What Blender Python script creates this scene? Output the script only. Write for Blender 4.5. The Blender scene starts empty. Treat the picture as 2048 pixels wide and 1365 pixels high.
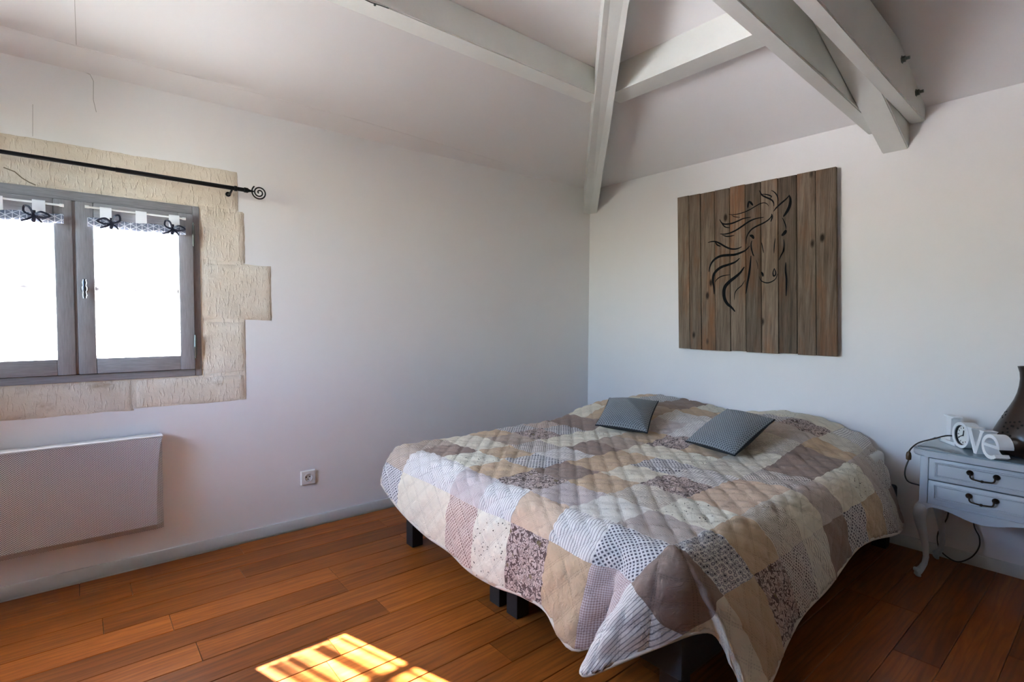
import bpy, bmesh, math, random
import numpy as np
from mathutils import Vector, Matrix

random.seed(7)
rng = np.random.default_rng(7)
SC = bpy.context.scene
COL = SC.collection

# ------------------------------------------------------------------ camera, sky, sun, exposure
# world frame: +X runs along the window wall towards the corner, +Y along the bed wall, camera above the origin
XC, YC, HW, SL = 3.25, 2.93, 2.215, 0.37        # bed wall, window wall, eaves height, roof slope
XB, YB = -0.95, -2.5                             # walls behind the camera
cam_d = bpy.data.cameras.new('camera'); cam = bpy.data.objects.new('camera', cam_d); COL.objects.link(cam)
cam_d.sensor_width = 36.0; cam_d.lens = 18.424; cam_d.clip_start = 0.05
cam.matrix_world = Matrix(((0.76997, 0.02098, -0.63773, 0.0), (-0.63805, 0.03450, -0.76922, 0.0),
                           (0.00586, 0.99918, 0.03995, 1.15), (0, 0, 0, 1)))
SC.camera = cam

world = bpy.data.worlds.new('sky'); SC.world = world; world.use_nodes = True
wn = world.node_tree; bg = wn.nodes['Background']
sky = wn.nodes.new('ShaderNodeTexSky'); sky.sky_type = 'NISHITA'; sky.sun_disc = False
sky.sun_elevation = math.radians(40); sky.sun_rotation = math.radians(-18); sky.dust_density = 0.4; sky.ozone_density = 3.5
wn.links.new(sky.outputs[0], bg.inputs[0]); bg.inputs[1].default_value = 1.4

SUN_DIR = Vector((0.33, -1.0, -0.9)).normalized()
sun_d = bpy.data.lights.new('sun', 'SUN'); sun_d.energy = 74.0; sun_d.angle = math.radians(0.6); sun_d.color = (1.0, 0.985, 0.97)
sun = bpy.data.objects.new('sun', sun_d); COL.objects.link(sun); sun.location = (-3, 9, 9)
sun.rotation_euler = SUN_DIR.to_track_quat('-Z', 'Y').to_euler()

SC.view_settings.view_transform = 'Standard'; SC.view_settings.look = 'None'
SC.view_settings.gamma = 1.0; SC.view_settings.use_curve_mapping = False
SC.view_settings.exposure = 2.26
SC.cycles.use_denoising = True
SC.cycles.max_bounces = 10; SC.cycles.diffuse_bounces = 6; SC.cycles.transparent_max_bounces = 16
SC.cycles.sample_clamp_indirect = 8.0
SC.cycles.caustics_reflective = False; SC.cycles.caustics_refractive = False

# ------------------------------------------------------------------ node helpers
def lin(h):
    if isinstance(h, (tuple, list)): return tuple(h) + ((1.0,) if len(h) == 3 else ())
    c = [int(h[k:k + 2], 16) / 255 for k in (1, 3, 5)]
    return tuple((x / 12.92 if x <= 0.04045 else ((x + 0.055) / 1.055) ** 2.4) for x in c) + (1.0,)

class NT:
    def __init__(s, name):
        s.m = bpy.data.materials.new(name); s.m.use_nodes = True
        s.t = s.m.node_tree; s.b = s.t.nodes['Principled BSDF']; s.out = s.t.nodes['Material Output']
    def put(s, sock, v):
        if isinstance(v, bpy.types.NodeSocket): s.t.links.new(v, sock)
        else: sock.default_value = v
    def n(s, kind, **kw):
        nd = s.t.nodes.new(kind)
        for k, v in kw.items(): setattr(nd, k, v)
        return nd
    def math(s, op, a, b=0.0, c=0.0, clamp=False):
        nd = s.n('ShaderNodeMath', operation=op, use_clamp=clamp)
        s.put(nd.inputs[0], a); s.put(nd.inputs[1], b); s.put(nd.inputs[2], c)
        return nd.outputs[0]
    def mix(s, f, a, b):
        nd = s.n('ShaderNodeMix', data_type='RGBA'); s.put(nd.inputs[0], f); s.put(nd.inputs[6], a); s.put(nd.inputs[7], b)
        return nd.outputs[2]
    def sep(s, v):
        nd = s.n('ShaderNodeSeparateXYZ'); s.put(nd.inputs[0], v); return nd.outputs
    def comb(s, x, y, z):
        nd = s.n('ShaderNodeCombineXYZ'); s.put(nd.inputs[0], x); s.put(nd.inputs[1], y); s.put(nd.inputs[2], z); return nd.outputs[0]
    def coord(s, which='Object'): return s.n('ShaderNodeTexCoord').outputs[which]
    def pos(s): return s.n('ShaderNodeNewGeometry').outputs['Position']
    def scale(s, v, sc, loc=(0, 0, 0), rot=(0, 0, 0)):
        nd = s.n('ShaderNodeMapping'); s.put(nd.inputs[0], v); nd.inputs[1].default_value = loc
        nd.inputs[2].default_value = rot; nd.inputs[3].default_value = sc; return nd.outputs[0]
    def noise(s, v, sc, detail=4.0, rough=0.55, dist=0.0):
        nd = s.n('ShaderNodeTexNoise'); s.put(nd.inputs['Vector'], v); nd.inputs['Scale'].default_value = sc
        nd.inputs['Detail'].default_value = detail; nd.inputs['Roughness'].default_value = rough
        nd.inputs['Distortion'].default_value = dist; return nd.outputs[0]
    def vor(s, v, sc, feature='F1', rnd=1.0, out='Distance'):
        nd = s.n('ShaderNodeTexVoronoi', feature=feature); s.put(nd.inputs['Vector'], v)
        nd.inputs['Scale'].default_value = sc; nd.inputs['Randomness'].default_value = rnd; return nd.outputs[out]
    def ramp(s, f, stops, interp='LINEAR'):
        nd = s.n('ShaderNodeValToRGB'); nd.color_ramp.interpolation = interp; e = nd.color_ramp.elements
        while len(e) < len(stops): e.new(0.5)
        for k, (p, c) in enumerate(stops): e[k].position = p; e[k].color = lin(c) if not isinstance(c, (int, float)) else (c, c, c, 1)
        s.put(nd.inputs[0], f); return nd.outputs[0]
    def rnd(s): return s.n('ShaderNodeObjectInfo').outputs['Random']
    def bump(s, h, strength=0.3, dist=0.01, normal=None):
        nd = s.n('ShaderNodeBump'); nd.inputs['Strength'].default_value = strength; nd.inputs['Distance'].default_value = dist
        s.put(nd.inputs['Height'], h)
        if normal is not None: s.put(nd.inputs['Normal'], normal)
        s.put(s.b.inputs['Normal'], nd.outputs[0]); return nd.outputs[0]
    def col(s, c, rough=0.6, metal=0.0, spec=0.5):
        s.put(s.b.inputs['Base Color'], lin(c) if isinstance(c, (str, tuple)) else c)
        s.put(s.b.inputs['Roughness'], rough); s.b.inputs['Metallic'].default_value = metal
        s.b.inputs['Specular IOR Level'].default_value = spec; return s
    def sheen(s, w=0.3): s.b.inputs['Sheen Weight'].default_value = w; return s

M = {}
def simple(name, c, rough=0.6, metal=0.0, spec=0.5, noise=0.0, nscale=8.0, bump=0.0, bscale=60.0):
    t = NT(name); base = lin(c)
    if noise > 0:
        f = t.noise(t.pos(), nscale)
        lo = tuple(x * (1 - noise) for x in base[:3]) + (1,); hi = tuple(min(1, x * (1 + noise)) for x in base[:3]) + (1,)
        t.col(t.mix(t.ramp(f, [(0.3, 0.0), (0.7, 1.0)]), lo, hi), rough, metal, spec)
    else: t.col(c, rough, metal, spec)
    if bump > 0: t.bump(t.noise(t.pos(), bscale), bump, 0.004)
    M[name] = t.m; return t

# plaster and paint
simple('plaster', (0.80, 0.785, 0.780), 0.9, spec=0.2, noise=0.012, nscale=1.3, bump=0.10, bscale=22)
simple('ceiling_paint', (0.80, 0.785, 0.782), 0.92, spec=0.2, noise=0.012, nscale=1.1, bump=0.08, bscale=18)
simple('beam_paint', (0.70, 0.705, 0.665), 0.62, spec=0.4, noise=0.03, nscale=5, bump=0.25, bscale=30)
simple('base_paint', (0.62, 0.64, 0.63), 0.5, noise=0.04, nscale=9, bump=0.12, bscale=70)
simple('rear_bounce_cut', (0.20, 0.19, 0.17), 0.9, noise=0.05)  # invented dark tone, cuts light bounced off the unseen rear wall
simple('crack_line', '#a9a7a2', 0.9)
simple('stone_line', '#7d6f58', 0.9)
simple('dark_gap', '#1c1a17', 0.9)
simple('subfloor', '#1d0f07', 0.9)
simple('ground_bounce_pale', (0.62, 0.60, 0.57), 0.9, noise=0.1, nscale=0.4)  # invented pale tone, bounces sunlight up through the window to the ceiling
simple('ground_bounce_dark', (0.09, 0.10, 0.08), 0.9, noise=0.2, nscale=0.4)  # invented dark tone, weakens light bounced up through the back window
simple('exterior_render', (0.55, 0.52, 0.45), 0.9, noise=0.1)
# metals and plastics
simple('black_iron', '#15161a', 0.45, 0.6, bump=0.1)
simple('black_wood', '#141416', 0.55)
simple('chrome', '#5a5e64', 0.32, 1.0)
simple('old_bronze', '#3b2d22', 0.38, 0.85)
simple('galvanised', '#6f7773', 0.4, 0.9)
simple('white_plastic', (0.78, 0.77, 0.74), 0.35)
simple('black_hole', '#0a0908', 0.8)
simple('cable_brown', '#2e2720', 0.5)
simple('switch_brown', '#4a3216', 0.35)
simple('white_lacquer', (0.80, 0.82, 0.84), 0.4)
simple('clock_paper', (0.80, 0.82, 0.80), 0.6)
simple('clock_black', '#0f1012', 0.4)
simple('box_fabric', '#2f3236', 0.95, bump=0.4, bscale=400)
simple('mattress_cloth', (0.62, 0.60, 0.56), 0.95)
simple('ribbon_navy', '#121b30', 0.5)
simple('tab_white', (0.82, 0.82, 0.83), 0.9)
simple('painted_furniture', (0.42, 0.46, 0.50), 0.42, noise=0.05, nscale=6, bump=0.06, bscale=50)
simple('furniture_glass_top', (0.20, 0.27, 0.31), 0.08, spec=0.7)
simple('vase_brown', '#2c1d17', 0.28, noise=0.15, nscale=12)
simple('vase_dark', '#060403', 0.9)
simple('horse_paint', '#15171a', 0.9, spec=0.08, noise=0.2, nscale=60)

# weathered grey window wood
t = NT('grey_window_wood'); p = t.pos()
f = t.noise(t.scale(p, (60, 60, 5)), 3, 6, 0.6)
t.col(t.ramp(f, [(0.25, (0.20, 0.19, 0.195)), (0.75, (0.33, 0.315, 0.325))]), 0.5); t.bump(f, 0.12, 0.003); M['grey_wood'] = t.m
t = NT('grey_window_wood_rail'); p = t.pos()
f = t.noise(t.scale(p, (5, 60, 60)), 3, 6, 0.6)
t.col(t.ramp(f, [(0.25, (0.20, 0.19, 0.195)), (0.75, (0.33, 0.315, 0.325))]), 0.5); M['grey_wood_h'] = t.m

# limestone with chisel marks
t = NT('limestone'); p = t.pos()
mott = t.noise(p, 4.5, 5, 0.6); fine = t.noise(p, 90, 3, 0.7)
c = t.ramp(mott, [(0.25, (0.60, 0.50, 0.38)), (0.5, (0.69, 0.61, 0.50)), (0.78, (0.75, 0.69, 0.60))])
stain = t.ramp(t.noise(t.scale(p, (5, 5, 9)), 1.6, 6, 0.65), [(0.60, 0.0), (0.74, 0.55)])
zz = t.sep(p)[2]; low = t.math('LESS_THAN', zz, 0.875)
c = t.mix(t.math('MULTIPLY', stain, low), c, (0.30, 0.20, 0.10, 1))
chis = t.noise(t.scale(p, (90, 90, 22), rot=(0, math.radians(14), 0)), 1.0, 2, 0.5)
t.col(c, 0.95, spec=0.2)
h = t.math('ADD', t.ramp(chis, [(0.55, 0.0), (0.66, 1.0)]), t.math('MULTIPLY', fine, 0.5)); t.bump(h, 0.42, 0.006); M['limestone'] = t.m

# floor planks: stained oak
t = NT('oak_plank'); p = t.pos(); r = t.rnd()
shift = t.comb(t.math('MULTIPLY', r, 37.0), t.math('MULTIPLY', r, 11.0), 0.0)
va = t.n('ShaderNodeVectorMath', operation='ADD'); t.put(va.inputs[0], p); t.put(va.inputs[1], shift); q = va.outputs[0]
g1 = t.noise(t.scale(q, (1.3, 13, 1)), 1.6, 5, 0.62, 1.4)
g2 = t.noise(t.scale(q, (9, 110, 1)), 1.0, 4, 0.75, 0.6)
ring = t.n('ShaderNodeTexWave', wave_type='BANDS', bands_direction='Y'); t.put(ring.inputs['Vector'], t.scale(q, (0.30, 3.2, 1)))
ring.inputs['Scale'].default_value = 4.0; ring.inputs['Distortion'].default_value = 13.0; ring.inputs['Detail'].default_value = 2.5; ring.inputs['Detail Scale'].default_value = 1.2
c = t.ramp(g1, [(0.2, (0.17, 0.044, 0.008)), (0.5, (0.27, 0.076, 0.013)), (0.8, (0.39, 0.122, 0.022))])
c = t.mix(t.math('MULTIPLY', t.ramp(ring.outputs[0], [(0.55, 0.0), (0.95, 1.0)]), 0.30), c, (0.10, 0.034, 0.009, 1))
c = t.mix(t.math('MULTIPLY', t.ramp(g2, [(0.5, 0.0), (0.72, 1.0)]), 0.14), c, (0.085, 0.03, 0.008, 1))
tone = t.math('MULTIPLY_ADD', t.rnd(), 0.62, 0.62)
vm = t.n('ShaderNodeVectorMath', operation='SCALE'); t.put(vm.inputs[0], c); t.put(vm.inputs['Scale'], tone)
t.col(vm.outputs[0], t.math('MULTIPLY_ADD', g1, 0.10, 0.30), spec=0.16); t.bump(g2, 0.05, 0.002); M['oak'] = t.m

# weathered picture boards
t = NT('barn_board'); p = t.pos(); r = t.rnd()
va = t.n('ShaderNodeVectorMath', operation='ADD'); t.put(va.inputs[0], p); t.put(va.inputs[1], t.comb(0.0, t.math('MULTIPLY', r, 9.0), t.math('MULTIPLY', r, 23.0))); q = va.outputs[0]
g1 = t.noise(t.scale(q, (1, 28, 1.6)), 1.5, 6, 0.65, 0.6); g2 = t.noise(t.scale(q, (1, 130, 5)), 1.5, 3, 0.7)
bl = t.noise(t.scale(q, (1, 5, 1.1)), 1.7, 4, 0.6)
c = t.ramp(g1, [(0.22, (0.060, 0.040, 0.028)), (0.5, (0.145, 0.108, 0.078)), (0.8, (0.235, 0.185, 0.142))])
c = t.mix(t.ramp(bl, [(0.50, 0.0), (0.72, 0.75)]), c, (0.20, 0.085, 0.032, 1))
c = t.mix(t.math('MULTIPLY', t.ramp(g2, [(0.48, 0.0), (0.7, 1.0)]), 0.5), c, (0.035, 0.025, 0.020, 1))
kn = t.vor(t.scale(q, (1, 9.5, 4.6)), 1.0)
c = t.mix(t.ramp(kn, [(0.07, 1.0), (0.15, 0.0)]), c, (0.022, 0.014, 0.010, 1))
vm = t.n('ShaderNodeVectorMath', operation='SCALE'); t.put(vm.inputs[0], c); t.put(vm.inputs['Scale'], t.math('MULTIPLY_ADD', r, 0.75, 0.70))
t.col(vm.outputs[0], 0.85, spec=0.2); t.bump(g2, 0.35, 0.003); M['barn_board'] = t.m

# perforated radiator sheet
t = NT('perforated_sheet'); s3 = t.sep(t.pos()); K = math.pi / 0.0040
hole = t.math('GREATER_THAN', t.math('MULTIPLY', t.math('COSINE', t.math('MULTIPLY', s3[0], K)), t.math('COSINE', t.math('MULTIPLY', s3[2], K))), 0.28)
t.col(t.mix(hole, (0.70, 0.695, 0.695, 1), (0.05, 0.048, 0.049, 1)), 0.5); M['perforated'] = t.m
simple('radiator_white', (0.74, 0.75, 0.76), 0.4)

# glass pane: clear with a thin reflection
t = NT('window_glass'); tr = t.n('ShaderNodeBsdfTransparent'); gl = t.n('ShaderNodeBsdfGlossy'); gl.inputs['Roughness'].default_value = 0.02
fr = t.n('ShaderNodeFresnel'); fr.inputs['IOR'].default_value = 1.4; mx = t.n('ShaderNodeMixShader')
t.put(mx.inputs[0], fr.outputs[0]); t.t.links.new(tr.outputs[0], mx.inputs[1]); t.t.links.new(gl.outputs[0], mx.inputs[2]); t.t.links.new(mx.outputs[0], t.out.inputs[0]); M['glass'] = t.m

# sheer voile: part of the light passes straight through, the gathers hold more of it back
t = NT('white_voile'); s3 = t.sep(t.pos()); tr = t.n('ShaderNodeBsdfTransparent'); tl = t.n('ShaderNodeBsdfTranslucent'); df = t.n('ShaderNodeBsdfDiffuse')
tl.inputs[0].default_value = (0.93, 0.94, 0.96, 1); df.inputs[0].default_value = (0.9, 0.9, 0.92, 1)
g = t.n('ShaderNodeTexNoise', noise_dimensions='1D'); t.put(g.inputs['W'], s3[0]); g.inputs['Scale'].default_value = 21.0; g.inputs['Detail'].default_value = 1.0
th = t.ramp(g.outputs[0], [(0.44, 0.03), (0.58, 0.62)])
m1 = t.n('ShaderNodeMixShader'); m1.inputs[0].default_value = 0.25; t.t.links.new(tl.outputs[0], m1.inputs[1]); t.t.links.new(df.outputs[0], m1.inputs[2])
m2 = t.n('ShaderNodeMixShader'); t.put(m2.inputs[0], th); t.t.links.new(m1.outputs[0], m2.inputs[1]); t.t.links.new(tr.outputs[0], m2.inputs[2]); t.t.links.new(m2.outputs[0], t.out.inputs[0]); M['voile'] = t.m

# rolled curtain band: navy with a fine white cube lattice
t = NT('lattice_band'); s3 = t.sep(t.pos()); lines = None
for ang in (90, 30, -30):
    ca, sa = math.cos(math.radians(ang)), math.sin(math.radians(ang))
    w = t.math('ADD', t.math('MULTIPLY', s3[0], sa / 0.021), t.math('MULTIPLY', s3[2], ca / 0.021))
    l = t.math('GREATER_THAN', t.math('ABSOLUTE', t.math('SUBTRACT', t.math('FRACT', w), 0.5)), 0.44)
    lines = l if lines is None else t.math('MAXIMUM', lines, l)
t.col(t.mix(lines, (0.17, 0.19, 0.25, 1), (0.62, 0.64, 0.70, 1)), 0.9); M['lattice_band'] = t.m

# knitted cushion front
t = NT('grey_knit'); uv = t.sep(t.coord('UV')); K = math.pi / 0.0075
d = t.math('MULTIPLY', t.math('COSINE', t.math('MULTIPLY', uv[0], K)), t.math('COSINE', t.math('MULTIPLY', uv[1], K)))
t.col(t.ramp(d, [(0.10, (0.205, 0.225, 0.235)), (0.45, (0.060, 0.068, 0.075))]), 0.95).sheen(0.2); t.bump(t.math('MULTIPLY', d, -1.0), 0.5, 0.003); M['grey_knit'] = t.m
simple('charcoal_cloth', '#232425', 0.95)

# ------------------------------------------------------------------ quilt prints (UV in metres)
def frac_c(t, v): return t.math('ABSOLUTE', t.math('SUBTRACT', t.math('FRACT', v), 0.5))
def quilt_mat(name, build, rough=0.95):
    t = NT('print_' + name); uv = t.coord('UV'); s = t.sep(uv); c = build(t, uv, s[0], s[1])
    fine = t.noise(t.scale(uv, (1, 1, 1)), 900, 2); P_ = 0.068 * 1.4142; sm = None
    for a_, b_ in ((t.math('ADD', s[0], s[1]), t.math('SUBTRACT', s[0], s[1])), (t.math('SUBTRACT', s[0], s[1]), t.math('ADD', s[0], s[1]))):
        d_ = t.math('MULTIPLY', t.math('SUBTRACT', 0.5, frac_c(t, t.math('MULTIPLY', a_, 1 / P_))), P_)      # distance from the stitched line
        st = t.math('MULTIPLY', t.math('LESS_THAN', t.math('ABSOLUTE', t.math('SUBTRACT', d_, 0.0048)), 0.0017), t.math('LESS_THAN', frac_c(t, t.math('MULTIPLY', b_, 1 / 0.011)), 0.30))
        sm = st if sm is None else t.math('MAXIMUM', sm, st)
    dk = t.n('ShaderNodeVectorMath', operation='SCALE'); t.put(dk.inputs[0], c); dk.inputs['Scale'].default_value = 0.72
    c = t.mix(t.math('MULTIPLY', sm, 0.8), c, dk.outputs[0]); t.col(c, rough, spec=0.15).sheen(0.15)
    crinkle = t.noise(t.scale(uv, (30, 30, 1)), 1.6, 4, 0.6, 0.8); t.bump(t.math('SUBTRACT', t.math('ADD', t.math('MULTIPLY', fine, 0.15), crinkle), t.math('MULTIPLY', sm, 0.6)), 0.75, 0.007)
    M['q_' + name] = t.m
def stripes(t, v, period, width):          # 1 inside a stripe
    return t.math('LESS_THAN', frac_c(t, t.math('MULTIPLY', v, 1.0 / period)), width * 0.5)
def plain(c, var=0.10):
    def f(t, uv, u, v):
        c4 = lin(c) if isinstance(c, str) else c + (1,)
        n = t.noise(uv, 14, 4)
        return t.mix(n, tuple(x * (1 - var) for x in c4[:3]) + (1,), tuple(min(1, x * (1 + var)) for x in c4[:3]) + (1,))
    return f
quilt_mat('mauve', plain('#937e70'))
quilt_mat('taupe', plain('#b09d8b'))
quilt_mat('beige', plain('#c2a888'))
quilt_mat('peach', plain('#ccb298'))
quilt_mat('cream', plain('#d9d0bb', 0.07))
quilt_mat('white', plain('#dcd7cc', 0.06))
def f_str(axis, base, line, period, width, wob=0.0):
    def f(t, uv, u, v):
        a = (u, v)[axis]
        if wob: a = t.math('ADD', a, t.math('MULTIPLY', t.noise(uv, 25, 2), wob))
        return t.mix(t.math('MULTIPLY', stripes(t, a, period, width), 0.8), lin(base), lin(line))
    return f
quilt_mat('ticking', f_str(1, '#dcd7d0', '#7f7a7a', 0.0115, 0.24, 0.002))
quilt_mat('ticking_cross', f_str(0, '#d9d2c0', '#8f897f', 0.0115, 0.26, 0.002))
quilt_mat('pin_stripe', f_str(1, '#cfc4be', '#9c8b86', 0.0062, 0.40))
quilt_mat('pin_stripe_cross', f_str(0, '#c9bcb1', '#8e8078', 0.0058, 0.40))
def f_ging(a, b, p):
    def f(t, uv, u, v):
        k = t.math('ADD', stripes(t, u, p, 0.5), stripes(t, v, p, 0.5)); return t.mix(t.math('MULTIPLY', k, 0.5), lin(a), lin(b))
    return f
quilt_mat('gingham', f_ging('#d3c8c4', '#a08883', 0.0065))
quilt_mat('check', f_ging('#cdbdab', '#917d6e', 0.010))
def f_lat(bg, line, dark, p, diag=True):
    def f(t, uv, u, v):
        a = t.math('ADD', u, v) if diag else u; b = t.math('SUBTRACT', u, v) if diag else v
        d = t.math('MAXIMUM', frac_c(t, t.math('MULTIPLY', a, 1 / p)), frac_c(t, t.math('MULTIPLY', b, 1 / p)))
        c = t.mix(t.math('GREATER_THAN', d, 0.36), lin(bg), lin(line))
        return t.mix(t.math('LESS_THAN', d, 0.21), c, lin(dark))
    return f
quilt_mat('lattice', f_lat('#a9a5a5', '#d2cfcb', '#45424c', 0.0190))
quilt_mat('lattice_small', f_lat('#a89d94', '#d8d0c4', '#5c5250', 0.0135))
quilt_mat('lattice_tan', f_lat('#b19a8c', '#d6c6b8', '#8a7068', 0.0150))
def f_oval(t, uv, u, v):
    d = t.vor(t.scale(uv, (52, 72, 1)), 1.0, rnd=0.35)
    return t.ramp(d, [(0.0, '#3f3d49'), (0.20, '#4a4852'), (0.24, '#c9c5bf'), (0.33, '#c9c5bf'), (0.36, '#74717a'), (0.46, '#8a8688'), (0.49, '#cfcbc4')], 'CONSTANT')
quilt_mat('ovals', f_oval)
def f_flor(t, uv, u, v):
    nz = t.n('ShaderNodeTexNoise'); t.put(nz.inputs['Vector'], uv); nz.inputs['Scale'].default_value = 45
    va = t.n('ShaderNodeVectorMath', operation='MULTIPLY_ADD'); t.put(va.inputs[0], nz.outputs[1]); va.inputs[1].default_value = (0.055, 0.055, 0); t.put(va.inputs[2], uv)
    d = t.vor(va.outputs[0], 50, 'DISTANCE_TO_EDGE'); c = t.ramp(d, [(0.0, '#564540'), (0.07, '#6a5650'), (0.10, '#cbbab0'), (0.25, '#bca79c'), (0.33, '#8a736a'), (0.5, '#a69188')])
    k = t.vor(uv, 17); return t.mix(t.ramp(k, [(0.12, 0.75), (0.17, 0.0)]), c, lin('#75663f'))
quilt_mat('floral', f_flor)
def f_sprig(t, uv, u, v):
    k = t.vor(t.scale(uv, (1, 1, 1)), 85); m = t.noise(uv, 38, 2)
    f = t.math('MULTIPLY', t.ramp(k, [(0.20, 1.0), (0.27, 0.0)]), t.ramp(m, [(0.50, 0.0), (0.56, 1.0)]))
    return t.mix(f, lin('#dbd6c3'), lin('#4a4638'))
quilt_mat('sprig', f_sprig)
def f_hatch(t, uv, u, v):
    m = t.noise(t.scale(uv, (60, 420, 1)), 1.0, 2); s1 = stripes(t, t.math('ADD', u, t.math('MULTIPLY', t.noise(uv, 30, 2), 0.004)), 0.0085, 0.34)
    f = t.math('MULTIPLY', s1, t.ramp(m, [(0.40, 0.0), (0.5, 1.0)])); return t.mix(t.math('MULTIPLY', f, 0.8), lin('#d3c8b6'), lin('#6f6259'))
quilt_mat('hatch', f_hatch)
quilt_mat('binding', plain('#c9bfb0'))

# ------------------------------------------------------------------ mesh helpers (vertices in world metres)
def link(name, me, mat=None, parent=None, smooth=None):
    o = bpy.data.objects.new(name, me); COL.objects.link(o)
    if mat: me.materials.append(M[mat]) if not me.materials else None
    if smooth is not None:
        me.polygons.foreach_set('use_smooth', [True] * len(me.polygons))
        if smooth < 180: me.set_sharp_from_angle(angle=math.radians(smooth))
    if parent is not None:
        o.parent = parent
        if parent.type == 'EMPTY': o.location = -parent.location
    return o
def mesh(name, v, f):
    me = bpy.data.meshes.new(name); me.from_pydata([tuple(map(float, x)) for x in v], [], [tuple(int(i) for i in q) for q in f]); me.update(); return me
def from_bm(name, bm):
    bmesh.ops.recalc_face_normals(bm, faces=bm.faces); me = bpy.data.meshes.new(name); bm.to_mesh(me); bm.free(); return me
def thing(name, loc, label, cat, group=None):
    o = bpy.data.objects.new(name, None); COL.objects.link(o); o.location = loc; o.empty_display_size = 0.1
    return tag(o, label, cat, group)
def tag(o, label, cat, group=None):
    o['label'] = label; o['category'] = cat
    if group: o['group'] = group
    return o
def struct(o, label=None):
    o['kind'] = 'structure'
    if label: o['label'] = label
    return o
def add_box(bm, lo, hi, bev=0.0, seg=2):
    lo, hi = Vector(lo), Vector(hi); c = (lo + hi) / 2; d = hi - lo
    r = bmesh.ops.create_cube(bm, size=1.0, matrix=Matrix.Translation(c) @ Matrix.Diagonal((d.x, d.y, d.z, 1)))
    if bev > 0:
        es = list({e for v in r['verts'] for e in v.link_edges}); bmesh.ops.bevel(bm, geom=es, offset=bev, segments=seg, affect='EDGES', profile=0.5)
def box(name, lo, hi, mat, parent=None, bev=0.0, seg=2):
    bm = bmesh.new(); add_box(bm, lo, hi, bev, seg); return link(name, from_bm(name, bm), mat, parent, 40 if bev else None)
def tube_data(pts, rad, n=8, caps=True, closed=False):
    P = [Vector(p) for p in pts]; m = len(P); R = rad if isinstance(rad, (list, tuple, np.ndarray)) else [rad] * m
    V, F = [], []; up = Vector((0, 0, 1)); prev = None
    for k in range(m):
        a = P[k - 1] if (k > 0 or closed) else P[k]; b = P[(k + 1) % m] if (k < m - 1 or closed) else P[k]
        t = (b - a).normalized()
        if prev is None:
            x = t.cross(up); x = x if x.length > 1e-3 else t.cross(Vector((1, 0, 0))); x.normalize()
        else: x = (prev - t * prev.dot(t)).normalized()
        prev = x; y = t.cross(x)
        for j in range(n):
            an = 2 * math.pi * j / n; V.append(P[k] + (x * math.cos(an) + y * math.sin(an)) * R[k])
    for k in range(m if closed else m - 1):
        for j in range(n):
            A, B = k * n + j, k * n + (j + 1) % n; C, D = ((k + 1) % m) * n + (j + 1) % n, ((k + 1) % m) * n + j; F.append((A, B, C, D))
    if caps and not closed: F.append(tuple(range(n))[::-1]); F.append(tuple((m - 1) * n + j for j in range(n)))
    return V, F
def tube(name, pts, rad, mat, parent=None, n=8, closed=False):
    V, F = tube_data(pts, rad, n, True, closed); return link(name, mesh(name, V, F), mat, parent, 60)
def smooth_path(pts, k=8):
    P = [Vector(p) for p in pts]; out = []
    for i in range(len(P) - 1):
        p0, p1, p2, p3 = P[max(i - 1, 0)], P[i], P[i + 1], P[min(i + 2, len(P) - 1)]
        for j in range(k):
            t = j / k; out.append(0.5 * ((2 * p1) + (p2 - p0) * t + (2 * p0 - 5 * p1 + 4 * p2 - p3) * t * t + (3 * p1 - p0 - 3 * p2 + p3) * t ** 3))
    out.append(P[-1]); return out
def lathe(name, prof, c, mat, parent=None, n=32, axis=None):
    V, F = [], []
    for r, z in prof:
        for j in range(n):
            a = 2 * math.pi * j / n; V.append(Vector((r * math.cos(a), r * math.sin(a), z)))
    for k in range(len(prof) - 1):
        for j in range(n): F.append((k * n + j, k * n + (j + 1) % n, (k + 1) * n + (j + 1) % n, (k + 1) * n + j))
    F.append(tuple(range(n))[::-1]); F.append(tuple((len(prof) - 1) * n + j for j in range(n)))
    mt = Matrix.Translation(Vector(c)) @ (axis.to_track_quat('Z', 'Y').to_matrix().to_4x4() if axis is not None else Matrix.Identity(4))
    return link(name, mesh(name, [mt @ v for v in V], F), mat, parent, 50)
def prism(name, poly, fn, depth, mat, parent=None, bev=0.0, holes=None):
    """extrude a 2D outline; fn(s, z, d) maps to world."""
    bm = bmesh.new(); n = len(poly)
    A = [bm.verts.new(fn(s, z, 0.0)) for s, z in poly]; B = [bm.verts.new(fn(s, z, depth)) for s, z in poly]
    bm.faces.new(A); bm.faces.new(B[::-1])
    for k in range(n): bm.faces.new((A[k], B[k], B[(k + 1) % n], A[(k + 1) % n]))
    if bev: bmesh.ops.bevel(bm, geom=[e for e in bm.edges], offset=bev, segments=1, affect='EDGES')
    return link(name, from_bm(name, bm), mat, parent, 35)
def sst(x): x = np.clip(x, 0, 1); return x * x * (3 - 2 * x)

# ================================================================== THE SETTING
WX0, WX1, WZ0, WZ1 = -0.472, 0.462, 0.872, 1.686          # window opening in the left wall
TW = 0.28                                                   # wall thickness
YR = (YC + YB) / 2; ZR = HW + SL * (YC - YR)                # ridge

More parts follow.
